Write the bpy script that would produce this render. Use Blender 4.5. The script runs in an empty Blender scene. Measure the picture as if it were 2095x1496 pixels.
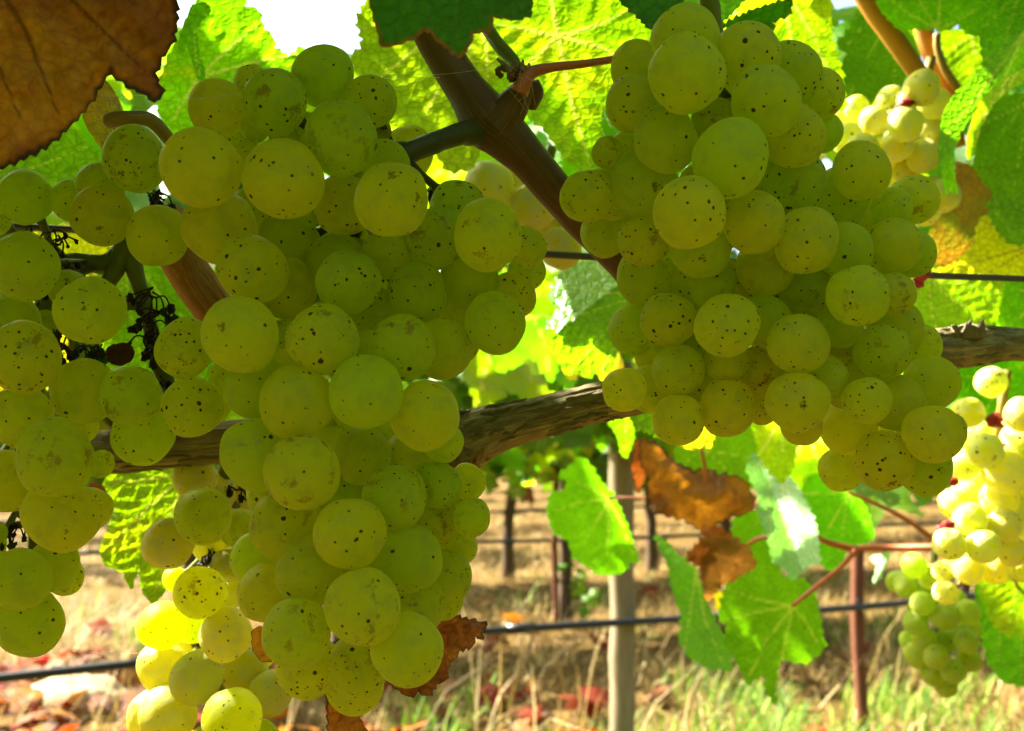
import bpy, math, random
import numpy as np
from mathutils import Vector, Matrix, Euler, noise
from mathutils.geometry import delaunay_2d_cdt

random.seed(7)
RNG = np.random.default_rng(7)
scene = bpy.context.scene
COL = scene.collection

# ------------------------------------------------------------------ camera
W0, H0, F = 2095.0, 1496.0, 2012.0          # photograph size and focal length in its pixels
CAM = Vector((0, 0, 0.85))
PITCH = math.radians(4)
cam_d = bpy.data.cameras.new('camera')
cam = bpy.data.objects.new('camera', cam_d)
COL.objects.link(cam)
cam.location = CAM
cam.rotation_euler = (math.radians(90) + PITCH, 0, 0)
cam_d.sensor_width = 36
cam_d.lens = 36 * F / W0
cam_d.clip_start = 0.01
cam_d.clip_end = 1000
cam_d.dof.use_dof = True
cam_d.dof.focus_distance = 0.235
cam_d.dof.aperture_fstop = 23
scene.camera = cam

# ------------------------------------------------------------------ light
SUN = Vector((-0.62, 0.36, 0.70)).normalized()     # towards the sun
sun_el = math.asin(SUN.z)
sun_az = math.atan2(SUN.x, SUN.y)                  # clockwise from +Y
world = bpy.data.worlds.new('World')
scene.world = world
world.use_nodes = True
wn = world.node_tree
wn.nodes.clear()
sky = wn.nodes.new('ShaderNodeTexSky')
sky.sky_type = 'NISHITA'
sky.sun_disc = False
sky.sun_elevation = sun_el
sky.sun_rotation = sun_az
sky.dust_density = 6.0
bg = wn.nodes.new('ShaderNodeBackground')
bg.inputs['Strength'].default_value = 0.06
wo = wn.nodes.new('ShaderNodeOutputWorld')
wn.links.new(sky.outputs[0], bg.inputs[0])
wn.links.new(bg.outputs[0], wo.inputs[0])
sl = bpy.data.lights.new('sun', 'SUN')
sl.energy = 5.0
sl.angle = math.radians(0.55)
sl.color = (1.0, 0.94, 0.82)
so = bpy.data.objects.new('sun', sl)
COL.objects.link(so)
so.location = (0, 0, 20)
so.rotation_euler = SUN.to_track_quat('Z', 'Y').to_euler()

vs = scene.view_settings
vs.view_transform = 'Standard'
vs.look = 'None'
vs.gamma = 1
vs.use_curve_mapping = False
vs.exposure = 2.95
cy = scene.cycles
cy.use_denoising = True
cy.max_bounces = 10
cy.diffuse_bounces = 4
cy.transmission_bounces = 6
cy.transparent_max_bounces = 6
cy.glossy_bounces = 3
cy.caustics_reflective = False
cy.caustics_refractive = False
cy.sample_clamp_indirect = 8

# ------------------------------------------------------------------ helpers
FWD = Vector((0, math.cos(PITCH), math.sin(PITCH)))
UP = Vector((0, -math.sin(PITCH), math.cos(PITCH)))
RIGHT = Vector((1, 0, 0))


def P(x, y, d):
    """A point of the place: where the photograph shows it (x, y) and how far away it is (d)."""
    return CAM + FWD * d + RIGHT * ((x - W0 / 2) / F * d) + UP * ((H0 / 2 - y) / F * d)


def PX(p):
    v = p - CAM
    d = v.dot(FWD)
    if d <= 0.001:
        return None
    return (W0 / 2 + v.x / d * F, H0 / 2 - v.dot(UP) / d * F, d)


def link(name, me, mat=None, parent=None, loc=None, label=None):
    o = bpy.data.objects.new(name, me)
    COL.objects.link(o)
    if mat is not None and me is not None and not me.materials:
        me.materials.append(mat)
    if loc is not None:
        o.location = loc
    if parent is not None:
        attach(o, parent)
    if label:
        o['label'] = label
    return o


def attach(o, parent):
    """Parent o (whose location is a world position) under a thing or a part (no rotation on either)."""
    w = o.location.copy()
    if parent.parent is not None:
        pw = parent.parent.location + parent.location
        o.parent = parent
        o.location = w - pw
    else:
        o.parent = parent
        o.location = w - parent.location


def thing(name, loc, label, cat, group=None):
    o = bpy.data.objects.new(name, None)
    o.empty_display_size = 0.02
    COL.objects.link(o)
    o.location = loc
    o['label'] = label
    o['category'] = cat
    if group:
        o['group'] = group
    return o


def new_mesh(name, verts, faces, smooth=True):
    me = bpy.data.meshes.new(name)
    me.from_pydata([tuple(v) for v in verts], [], faces)
    if smooth:
        me.polygons.foreach_set('use_smooth', [True] * len(me.polygons))
    me.update()
    return me


def float_attr(me, name, vals):
    a = me.attributes.new(name, 'FLOAT', 'POINT')
    a.data.foreach_set('value', np.asarray(vals, dtype=np.float32))


def smooth_path(pts, n):
    """Catmull-Rom through (Vector, radius) pairs."""
    ps = [p for p, r in pts]
    rs = [r for p, r in pts]
    ps = [ps[0] * 2 - ps[1]] + ps + [ps[-1] * 2 - ps[-2]]
    rs = [rs[0]] + rs + [rs[-1]]
    out = []
    for i in range(1, len(ps) - 2):
        for k in range(n):
            t = k / n
            a, b, c, d = ps[i - 1], ps[i], ps[i + 1], ps[i + 2]
            q = 0.5 * ((2 * b) + (c - a) * t + (2 * a - 5 * b + 4 * c - d) * t * t + (3 * b - a - 3 * c + d) * t ** 3)
            r = rs[i] * (1 - t) + rs[i + 1] * t
            out.append((q, r))
    out.append((ps[-2], rs[-2]))
    return out


class MB:
    def __init__(self):
        self.v, self.f, self.uv = [], [], []

    def tube(self, pts, segs=8, rough=0.0, freq=400.0, ridges=0.0, cap=True, flute=0):
        """A tube along (Vector, radius) pairs; uv = (around, along in metres)."""
        n0 = len(self.v)
        t_prev = None
        nrm = None
        along = 0.0
        for i, (p, r) in enumerate(pts):
            a = pts[max(0, i - 1)][0]
            b = pts[min(len(pts) - 1, i + 1)][0]
            t = (b - a).normalized()
            if nrm is None:
                nrm = t.orthogonal().normalized()
            else:
                nrm = (nrm - t * nrm.dot(t)).normalized()
            bi = t.cross(nrm)
            if i:
                along += (p - pts[i - 1][0]).length
            for k in range(segs):
                an = 2 * math.pi * k / segs
                dv = nrm * math.cos(an) + bi * math.sin(an)
                rr = r
                if ridges:
                    rr *= 1 + ridges * (noise.noise(Vector((math.cos(an) * 4.2, math.sin(an) * 4.2, along * 28))) +
                                        0.55 * noise.noise(Vector((math.cos(an) * 10, math.sin(an) * 10, along * 45 + 7))))
                if flute:
                    rr *= 1 + 0.04 * math.sin(an * flute + along * 6)
                if rough:
                    rr *= 1 + rough * noise.noise((p + dv * r) * freq)
                self.v.append(p + dv * rr)
                self.uv.append((k / segs, along))
        for i in range(len(pts) - 1):
            for k in range(segs):
                k2 = (k + 1) % segs
                self.f.append((n0 + i * segs + k, n0 + i * segs + k2, n0 + (i + 1) * segs + k2, n0 + (i + 1) * segs + k))
        if cap:
            for i, rev in ((0, True), (len(pts) - 1, False)):
                c = len(self.v)
                self.v.append(pts[i][0])
                self.uv.append((0.5, 0 if i == 0 else along))
                for k in range(segs):
                    k2 = (k + 1) % segs
                    e = (n0 + i * segs + k, n0 + i * segs + k2, c)
                    self.f.append(e[::-1] if rev else e)
        return self

    def ball(self, c, r, segs=8, rings=6, lump=0.0, squash=(1, 1, 1)):
        n0 = len(self.v)
        for i in range(rings + 1):
            th = math.pi * i / rings
            for k in range(segs):
                an = 2 * math.pi * k / segs
                dv = Vector((math.sin(th) * math.cos(an) * squash[0], math.sin(th) * math.sin(an) * squash[1], math.cos(th) * squash[2]))
                rr = r * (1 + lump * noise.noise(dv * 2.3 + c * 300))
                self.v.append(c + dv * rr)
                self.uv.append((k / segs, th * r))
        for i in range(rings):
            for k in range(segs):
                k2 = (k + 1) % segs
                self.f.append((n0 + i * segs + k, n0 + (i + 1) * segs + k, n0 + (i + 1) * segs + k2, n0 + i * segs + k2))
        return self

    def build(self, name, mat, parent=None, label=None, smooth=True):
        c = Vector((0, 0, 0))
        for p in self.v:
            c += p
        c /= max(1, len(self.v))
        me = new_mesh(name, [p - c for p in self.v], self.f, smooth)
        float_attr(me, 'around', [u for u, w in self.uv])
        float_attr(me, 'along', [w for u, w in self.uv])
        return link(name, me, mat, parent, c, label)


# ------------------------------------------------------------------ materials
def nt(name):
    m = bpy.data.materials.new(name)
    m.use_nodes = True
    t = m.node_tree
    t.nodes.clear()
    return m, t


class N:
    def __init__(self, t):
        self.t = t

    def n(self, kind, **kw):
        x = self.t.nodes.new(kind)
        for k, v in kw.items():
            if k.startswith('i_'):
                x.inputs[k[2:].replace('_', ' ')].default_value = v
            else:
                setattr(x, k, v)
        return x

    def l(self, a, b):
        self.t.links.new(a, b)

    def math(self, op, a, b=None, c=None, clamp=False):
        x = self.n('ShaderNodeMath', operation=op, use_clamp=clamp)
        for i, s in enumerate((a, b, c)):
            if s is None:
                continue
            if isinstance(s, (int, float)):
                x.inputs[i].default_value = s
            else:
                self.l(s, x.inputs[i])
        return x.outputs[0]

    def mix(self, fac, a, b):
        x = self.n('ShaderNodeMix', data_type='RGBA')
        for sock, s in ((x.inputs[0], fac), (x.inputs[6], a), (x.inputs[7], b)):
            if isinstance(s, (int, float)):
                sock.default_value = s
            elif isinstance(s, tuple):
                sock.default_value = (*s, 1)
            else:
                self.l(s, sock)
        return x.outputs[2]

    def ramp(self, fac, stops):
        x = self.n('ShaderNodeValToRGB')
        el = x.color_ramp.elements
        while len(el) > 1:
            el.remove(el[-1])
        el[0].position, el[0].color = stops[0][0], (*stops[0][1], 1)
        for p, c in stops[1:]:
            e = el.new(p)
            e.color = (*c, 1)
        self.l(fac, x.inputs[0])
        return x.outputs[0]

    def noise(self, vec, scale, detail=3, rough=0.55):
        x = self.n('ShaderNodeTexNoise')
        x.inputs['Scale'].default_value = scale
        x.inputs['Detail'].default_value = detail
        x.inputs['Roughness'].default_value = rough
        if vec is not None:
            self.l(vec, x.inputs['Vector'])
        return x.outputs['Fac']

    def sstep(self, v, lo, hi):
        x = self.n('ShaderNodeMapRange', interpolation_type='SMOOTHSTEP')
        x.inputs['From Min'].default_value = lo
        x.inputs['From Max'].default_value = hi
        self.l(v, x.inputs['Value'])
        return x.outputs[0]


def leaf_material(name, refl, trans, vein, blotch=None, blotch_amt=0.0, tw=0.5, rough=0.42, spec=0.4, bump=0.25, edge=None, scale=1.0, vein_t=None, hue=0.12):
    m, t = nt(name)
    g = N(t)
    oi = g.n('ShaderNodeObjectInfo')
    tc = g.n('ShaderNodeTexCoord')
    off = g.n('ShaderNodeVectorMath', operation='ADD')
    sc = g.n('ShaderNodeVectorMath', operation='SCALE')
    g.l(oi.outputs['Location'], sc.inputs[0])
    sc.inputs['Scale'].default_value = 37.0
    g.l(tc.outputs['Object'], off.inputs[0])
    g.l(sc.outputs[0], off.inputs[1])
    v = off.outputs[0]
    va = g.n('ShaderNodeAttribute', attribute_name='vein').outputs['Fac']
    ea = g.n('ShaderNodeAttribute', attribute_name='rim').outputs['Fac']
    n1 = g.noise(v, 45 * scale, 4)
    n2 = g.noise(v, 380 * scale, 3)
    n3 = g.noise(v, 900 * scale, 2)
    mott = g.math('MULTIPLY_ADD', g.math('SUBTRACT', n2, 0.5), 0.7, g.math('MULTIPLY_ADD', g.math('SUBTRACT', n1, 0.5), 0.6, 1.0))
    mott = g.math('MULTIPLY', mott, g.math('MULTIPLY_ADD', g.math('SUBTRACT', n3, 0.5), 0.4, 1.0))
    # every leaf its own tone
    tone = g.math('MULTIPLY_ADD', g.math('SUBTRACT', oi.outputs['Random'], 0.5), hue * 2.5, 1.0)
    hs = g.n('ShaderNodeHueSaturation')
    hs.inputs['Color'].default_value = (*trans, 1)
    g.l(g.math('MULTIPLY_ADD', g.math('SUBTRACT', oi.outputs['Random'], 0.5), hue * 0.35, 0.5), hs.inputs['Hue'])
    tcol = hs.outputs[0]
    rcol = g.mix(0.0, refl, refl)
    if blotch:
        bm = g.sstep(g.noise(v, 22 * scale, 5, 0.62), 0.62 - blotch_amt * 0.35, 0.70 - blotch_amt * 0.2)
        tcol = g.mix(bm, tcol, blotch[1])
        rcol = g.mix(bm, rcol, blotch[0])
    if edge:
        em = g.sstep(g.math('ADD', ea, g.math('MULTIPLY', g.math('SUBTRACT', n1, 0.5), 0.8)), 0.72, 0.98)
        tcol = g.mix(em, tcol, edge)
        rcol = g.mix(em, rcol, edge)
    mul = g.math('MULTIPLY', mott, tone)
    cm = g.n('ShaderNodeVectorMath', operation='SCALE')
    g.l(tcol, cm.inputs[0]); g.l(mul, cm.inputs['Scale'])
    cr = g.n('ShaderNodeVectorMath', operation='SCALE')
    g.l(rcol, cr.inputs[0]); g.l(mul, cr.inputs['Scale'])
    vs_ = g.sstep(va, 0.25, 0.9)
    tcol = g.mix(g.math('MULTIPLY', vs_, 0.8), cm.outputs[0], vein_t or vein)
    rcol = g.mix(g.math('MULTIPLY', vs_, 0.7), cr.outputs[0], vein)
    bp = g.n('ShaderNodeBump')
    bp.inputs['Strength'].default_value = bump
    bp.inputs['Distance'].default_value = 0.0012
    vor = g.n('ShaderNodeTexVoronoi', feature='DISTANCE_TO_EDGE')
    vor.inputs['Scale'].default_value = 310 * scale
    g.l(v, vor.inputs['Vector'])
    g.l(g.math('ADD', g.math('MULTIPLY', g.sstep(vor.outputs['Distance'], 0.0, 0.25), 1.0), g.math('MULTIPLY', n2, 0.6)), bp.inputs['Height'])
    pr = g.n('ShaderNodeBsdfPrincipled')
    g.l(rcol, pr.inputs['Base Color'])
    g.l(bp.outputs[0], pr.inputs['Normal'])
    pr.inputs['Roughness'].default_value = rough
    pr.inputs['Specular IOR Level'].default_value = spec
    tr = g.n('ShaderNodeBsdfTranslucent')
    # fine network of veinlets lets less light through
    net = g.math('MULTIPLY_ADD', g.sstep(vor.outputs['Distance'], 0.0, 0.16), 0.28, 0.72)
    ct = g.n('ShaderNodeVectorMath', operation='SCALE')
    g.l(tcol, ct.inputs[0]); g.l(net, ct.inputs['Scale'])
    g.l(ct.outputs[0], tr.inputs['Color'])
    g.l(bp.outputs[0], tr.inputs['Normal'])
    mx = g.n('ShaderNodeMixShader')
    mx.inputs[0].default_value = tw
    g.l(pr.outputs[0], mx.inputs[1])
    g.l(tr.outputs[0], mx.inputs[2])
    out = g.n('ShaderNodeOutputMaterial')
    g.l(mx.outputs[0], out.inputs[0])
    return m


GREEN = leaf_material('leaf_green', (0.075, 0.20, 0.003), (0.24, 0.66, 0.003), (0.33, 0.40, 0.05), vein_t=(0.62, 0.85, 0.05), tw=0.56)
LIME = leaf_material('leaf_lime', (0.09, 0.19, 0.004), (0.37, 0.74, 0.003), (0.24, 0.28, 0.03), vein_t=(0.90, 0.92, 0.12),
                     blotch=((0.13, 0.17, 0.006), (0.62, 0.84, 0.006)), blotch_amt=0.22, tw=0.66, bump=0.13)
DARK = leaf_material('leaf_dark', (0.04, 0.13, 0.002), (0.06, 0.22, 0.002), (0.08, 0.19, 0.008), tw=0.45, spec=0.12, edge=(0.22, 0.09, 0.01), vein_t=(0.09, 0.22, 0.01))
YELLOW = leaf_material('leaf_yellow', (0.2, 0.18, 0.01), (0.92, 0.86, 0.008), (0.3, 0.25, 0.04), blotch=((0.13, 0.15, 0.01), (0.7, 0.82, 0.008)), blotch_amt=0.4, tw=0.68)
BROWN = leaf_material('leaf_brown', (0.40, 0.165, 0.016), (0.62, 0.24, 0.010), (0.14, 0.045, 0.006), blotch=((0.24, 0.075, 0.010), (0.36, 0.10, 0.006)), blotch_amt=0.5,
                      tw=0.45, rough=0.6, spec=0.25, edge=(0.05, 0.022, 0.008), vein_t=(0.11, 0.03, 0.006), bump=0.15)
PALE = leaf_material('leaf_pale_dead', (0.40, 0.22, 0.11), (0.40, 0.14, 0.02), (0.3, 0.16, 0.08), blotch=((0.24, 0.10, 0.03), (0.3, 0.08, 0.01)), blotch_amt=0.5, tw=0.4, rough=0.6, spec=0.3, bump=0.5)
RUST = leaf_material('leaf_rust', (0.29, 0.10, 0.02), (0.55, 0.17, 0.010), (0.30, 0.15, 0.03), blotch=((0.18, 0.07, 0.025), (0.3, 0.08, 0.008)), blotch_amt=0.55,
                     tw=0.42, rough=0.55, spec=0.3, edge=(0.09, 0.035, 0.01), bump=0.5, vein_t=(0.4, 0.14, 0.02))
GLOSSY = leaf_material('leaf_glossy', (0.12, 0.34, 0.01), (0.26, 0.66, 0.003), (0.35, 0.42, 0.08), vein_t=(0.62, 0.85, 0.05), tw=0.5, rough=0.36, spec=0.7, bump=0.35)
RED = leaf_material('leaf_red', (0.15, 0.016, 0.003), (0.32, 0.028, 0.003), (0.2, 0.03, 0.01), blotch=((0.17, 0.05, 0.008), (0.3, 0.09, 0.01)), blotch_amt=0.3, tw=0.4, rough=0.8, spec=0.15)
TAN = leaf_material('leaf_tan', (0.30, 0.18, 0.02), (0.55, 0.34, 0.012), (0.3, 0.14, 0.03), blotch=((0.2, 0.17, 0.02), (0.4, 0.42, 0.01)), blotch_amt=0.35, tw=0.45)


def grape_material(name, a, b, spot=(0.10, 0.034, 0.004), smudge=(0.16, 0.09, 0.012), smudge_lo=0.66, density=3.6, radius=0.0055, glow=(0.82, 0.97, 0.022), glow_b=(0.95, 0.95, 0.022), through=0.58, bloom=0.02, spec=0.14):
    m, t = nt(name)
    g = N(t)
    oi = g.n('ShaderNodeObjectInfo')
    tc = g.n('ShaderNodeTexCoord')
    sc = g.n('ShaderNodeVectorMath', operation='SCALE')
    g.l(oi.outputs['Location'], sc.inputs[0])
    sc.inputs['Scale'].default_value = 517.0
    off = g.n('ShaderNodeVectorMath', operation='ADD')
    g.l(tc.outputs['Object'], off.inputs[0])
    g.l(sc.outputs[0], off.inputs[1])
    v = off.outputs[0]
    wob = g.n('ShaderNodeTexNoise')
    wob.inputs['Scale'].default_value = 6
    g.l(v, wob.inputs['Vector'])
    wv = g.n('ShaderNodeVectorMath', operation='MULTIPLY_ADD')
    g.l(wob.outputs['Color'], wv.inputs[0])
    wv.inputs[1].default_value = (0.09, 0.09, 0.09)
    g.l(v, wv.inputs[2])
    base = g.mix(oi.outputs['Random'], a, b)
    mott = g.noise(v, 1.7, 4, 0.6)
    base = g.mix(g.sstep(mott, 0.42, 0.72), base, (a[0] * 0.80, a[1] * 0.80, a[2] * 0.8))
    fine = g.noise(v, 9, 3)
    base = g.mix(g.math('MULTIPLY', g.sstep(fine, 0.5, 0.8), 0.25), base, (b[0] * 1.1, b[1] * 1.1, b[2] * 1.6))
    # brown rubbed patches on some grapes only
    sm = g.math('MULTIPLY', g.sstep(g.noise(v, 1.5, 6, 0.72), smudge_lo, smudge_lo + 0.1),
                g.sstep(g.math('FRACT', g.math('MULTIPLY', oi.outputs['Random'], 7.31)), 0.45, 0.8))
    base = g.mix(g.math('MULTIPLY', sm, 0.75), base, smudge)
    # lenticels: little dark dots of uneven size
    mask = None
    for scl, rmin, rmax, keep in ((density, 0.15, 0.22, 0.52), (density * 0.6, 0.10, 0.19, 0.45), (density * 1.9, 0.16, 0.24, 0.96)):
        vo = g.n('ShaderNodeTexVoronoi')
        vo.inputs['Scale'].default_value = scl
        g.l(wv.outputs[0], vo.inputs['Vector'])
        sep = g.n('ShaderNodeSeparateColor')
        g.l(vo.outputs['Color'], sep.inputs[0])
        rad = g.math('MULTIPLY_ADD', g.math('POWER', sep.outputs[0], 2.5), rmax - rmin, rmin)
        own = g.math('FRACT', g.math('MULTIPLY', oi.outputs['Random'], 13.7))
        rad = g.math('MULTIPLY', rad, g.math('MULTIPLY_ADD', own, 0.4, 0.8))
        rad = g.math('MULTIPLY', rad, g.math('GREATER_THAN', sep.outputs[1], g.math('MULTIPLY_ADD', own, -0.24, keep + 0.14)))
        mk = g.math('MULTIPLY', g.math('SUBTRACT', rad, vo.outputs['Distance']), 26.0, clamp=True)
        mask = mk if mask is None else g.math('MAXIMUM', mask, mk)
    # russet scars, few and irregular
    wv2 = g.n('ShaderNodeVectorMath', operation='MULTIPLY_ADD')
    wob2 = g.n('ShaderNodeTexNoise')
    wob2.inputs['Scale'].default_value = 9
    wob2.inputs['Detail'].default_value = 4
    g.l(v, wob2.inputs['Vector'])
    g.l(wob2.outputs['Color'], wv2.inputs[0])
    wv2.inputs[1].default_value = (0.5, 0.5, 0.5)
    g.l(v, wv2.inputs[2])
    vo = g.n('ShaderNodeTexVoronoi')
    vo.inputs['Scale'].default_value = density * 0.42
    g.l(wv2.outputs[0], vo.inputs['Vector'])
    sep = g.n('ShaderNodeSeparateColor')
    g.l(vo.outputs['Color'], sep.inputs[0])
    scar = g.math('MULTIPLY', g.math('SUBTRACT', g.math('MULTIPLY', sep.outputs[0], 0.24), vo.outputs['Distance']), 14.0, clamp=True)
    scar = g.math('MULTIPLY', scar, g.math('GREATER_THAN', sep.outputs[1], 0.74))
    base = g.mix(g.math('MULTIPLY', scar, 0.85), base, (0.16, 0.07, 0.008))
    mask = g.math('MAXIMUM', mask, g.math('MULTIPLY', scar, 0.6))
    base = g.mix(mask, base, spot)
    bp = g.n('ShaderNodeBump')
    bp.inputs['Strength'].default_value = 0.12
    bp.inputs['Distance'].default_value = 0.05
    g.l(g.noise(v, 14, 3), bp.inputs['Height'])
    pr = g.n('ShaderNodeBsdfPrincipled')
    g.l(base, pr.inputs['Base Color'])
    pr.inputs['Subsurface Weight'].default_value = 1.0
    pr.inputs['Subsurface Radius'].default_value = (1.0, 0.95, 0.22)
    pr.inputs['Subsurface Scale'].default_value = radius
    pr.inputs['Roughness'].default_value = 0.5
    pr.inputs['Specular IOR Level'].default_value = spec
    pr.inputs['Sheen Weight'].default_value = 0.03
    pr.inputs['Sheen Roughness'].default_value = 0.4
    pr.inputs['Sheen Tint'].default_value = (0.75, 0.85, 0.55, 1)
    g.l(bp.outputs[0], pr.inputs['Normal'])
    tr = g.n('ShaderNodeBsdfTranslucent')
    gl = g.mix(oi.outputs['Random'], glow, glow_b)
    gl = g.mix(g.math('MULTIPLY', sm, 0.7), gl, (0.42, 0.24, 0.02))
    g.l(g.mix(mask, g.mix(g.math('MULTIPLY', g.sstep(mott, 0.42, 0.72), 0.3), gl, (glow[0] * .6, glow[1] * .6, glow[2] * .6)), spot), tr.inputs[0])
    g.l(bp.outputs[0], tr.inputs['Normal'])
    mx = g.n('ShaderNodeMixShader')
    mx.inputs[0].default_value = through
    g.l(pr.outputs[0], mx.inputs[1])
    g.l(tr.outputs[0], mx.inputs[2])
    # waxy bloom on the skin
    wax = g.n('ShaderNodeBsdfDiffuse')
    wax.inputs[0].default_value = (0.75, 0.78, 0.66, 1)
    wm = g.n('ShaderNodeMixShader')
    g.l(g.math('MULTIPLY', g.math('SUBTRACT', 1.0, mask), g.math('MULTIPLY', g.sstep(mott, 0.3, 0.7), bloom * 1.6)), wm.inputs[0])
    g.l(mx.outputs[0], wm.inputs[1])
    g.l(wax.outputs[0], wm.inputs[2])
    out = g.n('ShaderNodeOutputMaterial')
    g.l(wm.outputs[0], out.inputs[0])
    return m


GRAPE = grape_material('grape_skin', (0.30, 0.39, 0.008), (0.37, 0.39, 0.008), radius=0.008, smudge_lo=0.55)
GRAPE_LIT_GOLD = grape_material('grape_skin_lit_gold', (0.52, 0.52, 0.012), (0.58, 0.52, 0.012), smudge_lo=0.72, radius=0.004, through=0.4, bloom=0.14, spec=0.5, glow=(0.86, 0.86, 0.02), glow_b=(0.88, 0.80, 0.02))  # sunlit copy of the plain skin: the sun's yellow is put into its colour
GRAPE_LIT_FAR = grape_material('grape_skin_lit_far', (0.74, 0.70, 0.03), (0.78, 0.66, 0.03), smudge_lo=0.74, density=2.6, radius=0.0035, through=0.34, bloom=0.24, spec=0.35)  # far sunlit copy: the sun's paleness is put into skin colour and bloom
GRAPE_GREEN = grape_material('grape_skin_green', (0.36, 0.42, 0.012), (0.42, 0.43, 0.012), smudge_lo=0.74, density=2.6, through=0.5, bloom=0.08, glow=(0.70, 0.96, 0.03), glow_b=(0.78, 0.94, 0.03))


def wood_material(name, dark, mid, light, k_around=3.0, k_along=30.0, rough=0.85, bump=0.6, dist=0.002, spec=0.2, flecks=None):
    m, t = nt(name)
    g = N(t)
    ar = g.n('ShaderNodeAttribute', attribute_name='around').outputs['Fac']
    al = g.n('ShaderNodeAttribute', attribute_name='along').outputs['Fac']
    an = g.math('MULTIPLY', ar, 2 * math.pi)
    cb = g.n('ShaderNodeCombineXYZ')
    g.l(g.math('MULTIPLY', g.math('COSINE', an), k_around), cb.inputs[0])
    g.l(g.math('MULTIPLY', g.math('SINE', an), k_around), cb.inputs[1])
    g.l(g.math('MULTIPLY', al, k_along), cb.inputs[2])
    v = cb.outputs[0]
    f1 = g.noise(v, 3.0, 6, 0.68)
    f2 = g.noise(v, 0.8, 3)
    f3 = g.noise(v, 11, 3)
    mixv = g.math('ADD', g.math('MULTIPLY', f1, 0.65), g.math('MULTIPLY', f3, 0.35))
    col = g.ramp(mixv, [(0.32, dark), (0.5, mid), (0.68, light)])
    col = g.mix(g.math('MULTIPLY', g.sstep(f2, 0.45, 0.75), 0.5), col, mid)
    if flecks:
        tc = g.n('ShaderNodeTexCoord')
        fl = g.sstep(g.noise(tc.outputs['Object'], flecks[1], 3), 0.62, 0.70)
        col = g.mix(g.math('MULTIPLY', fl, 0.7), col, flecks[0])
    bp = g.n('ShaderNodeBump')
    bp.inputs['Strength'].default_value = bump
    bp.inputs['Distance'].default_value = dist
    g.l(mixv, bp.inputs['Height'])
    pr = g.n('ShaderNodeBsdfPrincipled')
    g.l(col, pr.inputs['Base Color'])
    pr.inputs['Roughness'].default_value = rough
    pr.inputs['Specular IOR Level'].default_value = spec
    g.l(bp.outputs[0], pr.inputs['Normal'])
    out = g.n('ShaderNodeOutputMaterial')
    g.l(pr.outputs[0], out.inputs[0])
    return m


BARK = wood_material('old_bark', (0.06, 0.045, 0.018), (0.33, 0.265, 0.125), (0.62, 0.53, 0.30), 4.0, 30.0, bump=0.9)
CANE = wood_material('brown_cane', (0.04, 0.018, 0.003), (0.095, 0.045, 0.005), (0.17, 0.095, 0.014), 5.0, 14.0, rough=0.55, bump=0.25, dist=0.0006, spec=0.35, flecks=((0.09, 0.035, 0.01), 320))
CANE_O = wood_material('orange_cane', (0.36, 0.13, 0.015), (0.50, 0.20, 0.02), (0.55, 0.28, 0.05), 4.0, 14.0, rough=0.5, bump=0.2, dist=0.0006, spec=0.35)
PEELED = wood_material('peeling_cane', (0.16, 0.05, 0.01), (0.40, 0.15, 0.025), (0.65, 0.38, 0.10), 2.5, 30.0, rough=0.7, bump=0.5, dist=0.001)
POSTW = wood_material('weathered_post', (0.12, 0.09, 0.05), (0.25, 0.2, 0.115), (0.38, 0.31, 0.2), 3.5, 3.0, rough=0.9, bump=0.4, dist=0.004)
STAKE = wood_material('rusty_steel', (0.07, 0.025, 0.012), (0.14, 0.05, 0.025), (0.22, 0.09, 0.04), 3.0, 12.0, rough=0.75, bump=0.3, dist=0.001)
TRUNK = wood_material('vine_trunk_bark', (0.035, 0.022, 0.012), (0.10, 0.065, 0.035), (0.2, 0.14, 0.08), 3.0, 14.0, bump=0.7, dist=0.006)


def plain_material(name, col, rough=0.6, spec=0.3, var=0.2, scale=200, trans=None, tw=0.3, bump=0.0):
    m, t = nt(name)
    g = N(t)
    tc = g.n('ShaderNodeTexCoord')
    nz = g.noise(tc.outputs['Object'], scale, 4)
    c = g.mix(nz, tuple(x * (1 - var) for x in col), tuple(min(1, x * (1 + var)) for x in col))
    pr = g.n('ShaderNodeBsdfPrincipled')
    g.l(c, pr.inputs['Base Color'])
    pr.inputs['Roughness'].default_value = rough
    pr.inputs['Specular IOR Level'].default_value = spec
    if bump:
        bp = g.n('ShaderNodeBump')
        bp.inputs['Strength'].default_value = bump
        bp.inputs['Distance'].default_value = 0.001
        g.l(nz, bp.inputs['Height'])
        g.l(bp.outputs[0], pr.inputs['Normal'])
    sh = pr.outputs[0]
    if trans:
        tr = g.n('ShaderNodeBsdfTranslucent')
        tr.inputs[0].default_value = (*trans, 1)
        mx = g.n('ShaderNodeMixShader')
        mx.inputs[0].default_value = tw
        g.l(sh, mx.inputs[1])
        g.l(tr.outputs[0], mx.inputs[2])
        sh = mx.outputs[0]
    out = g.n('ShaderNodeOutputMaterial')
    g.l(sh, out.inputs[0])
    return m


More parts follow.
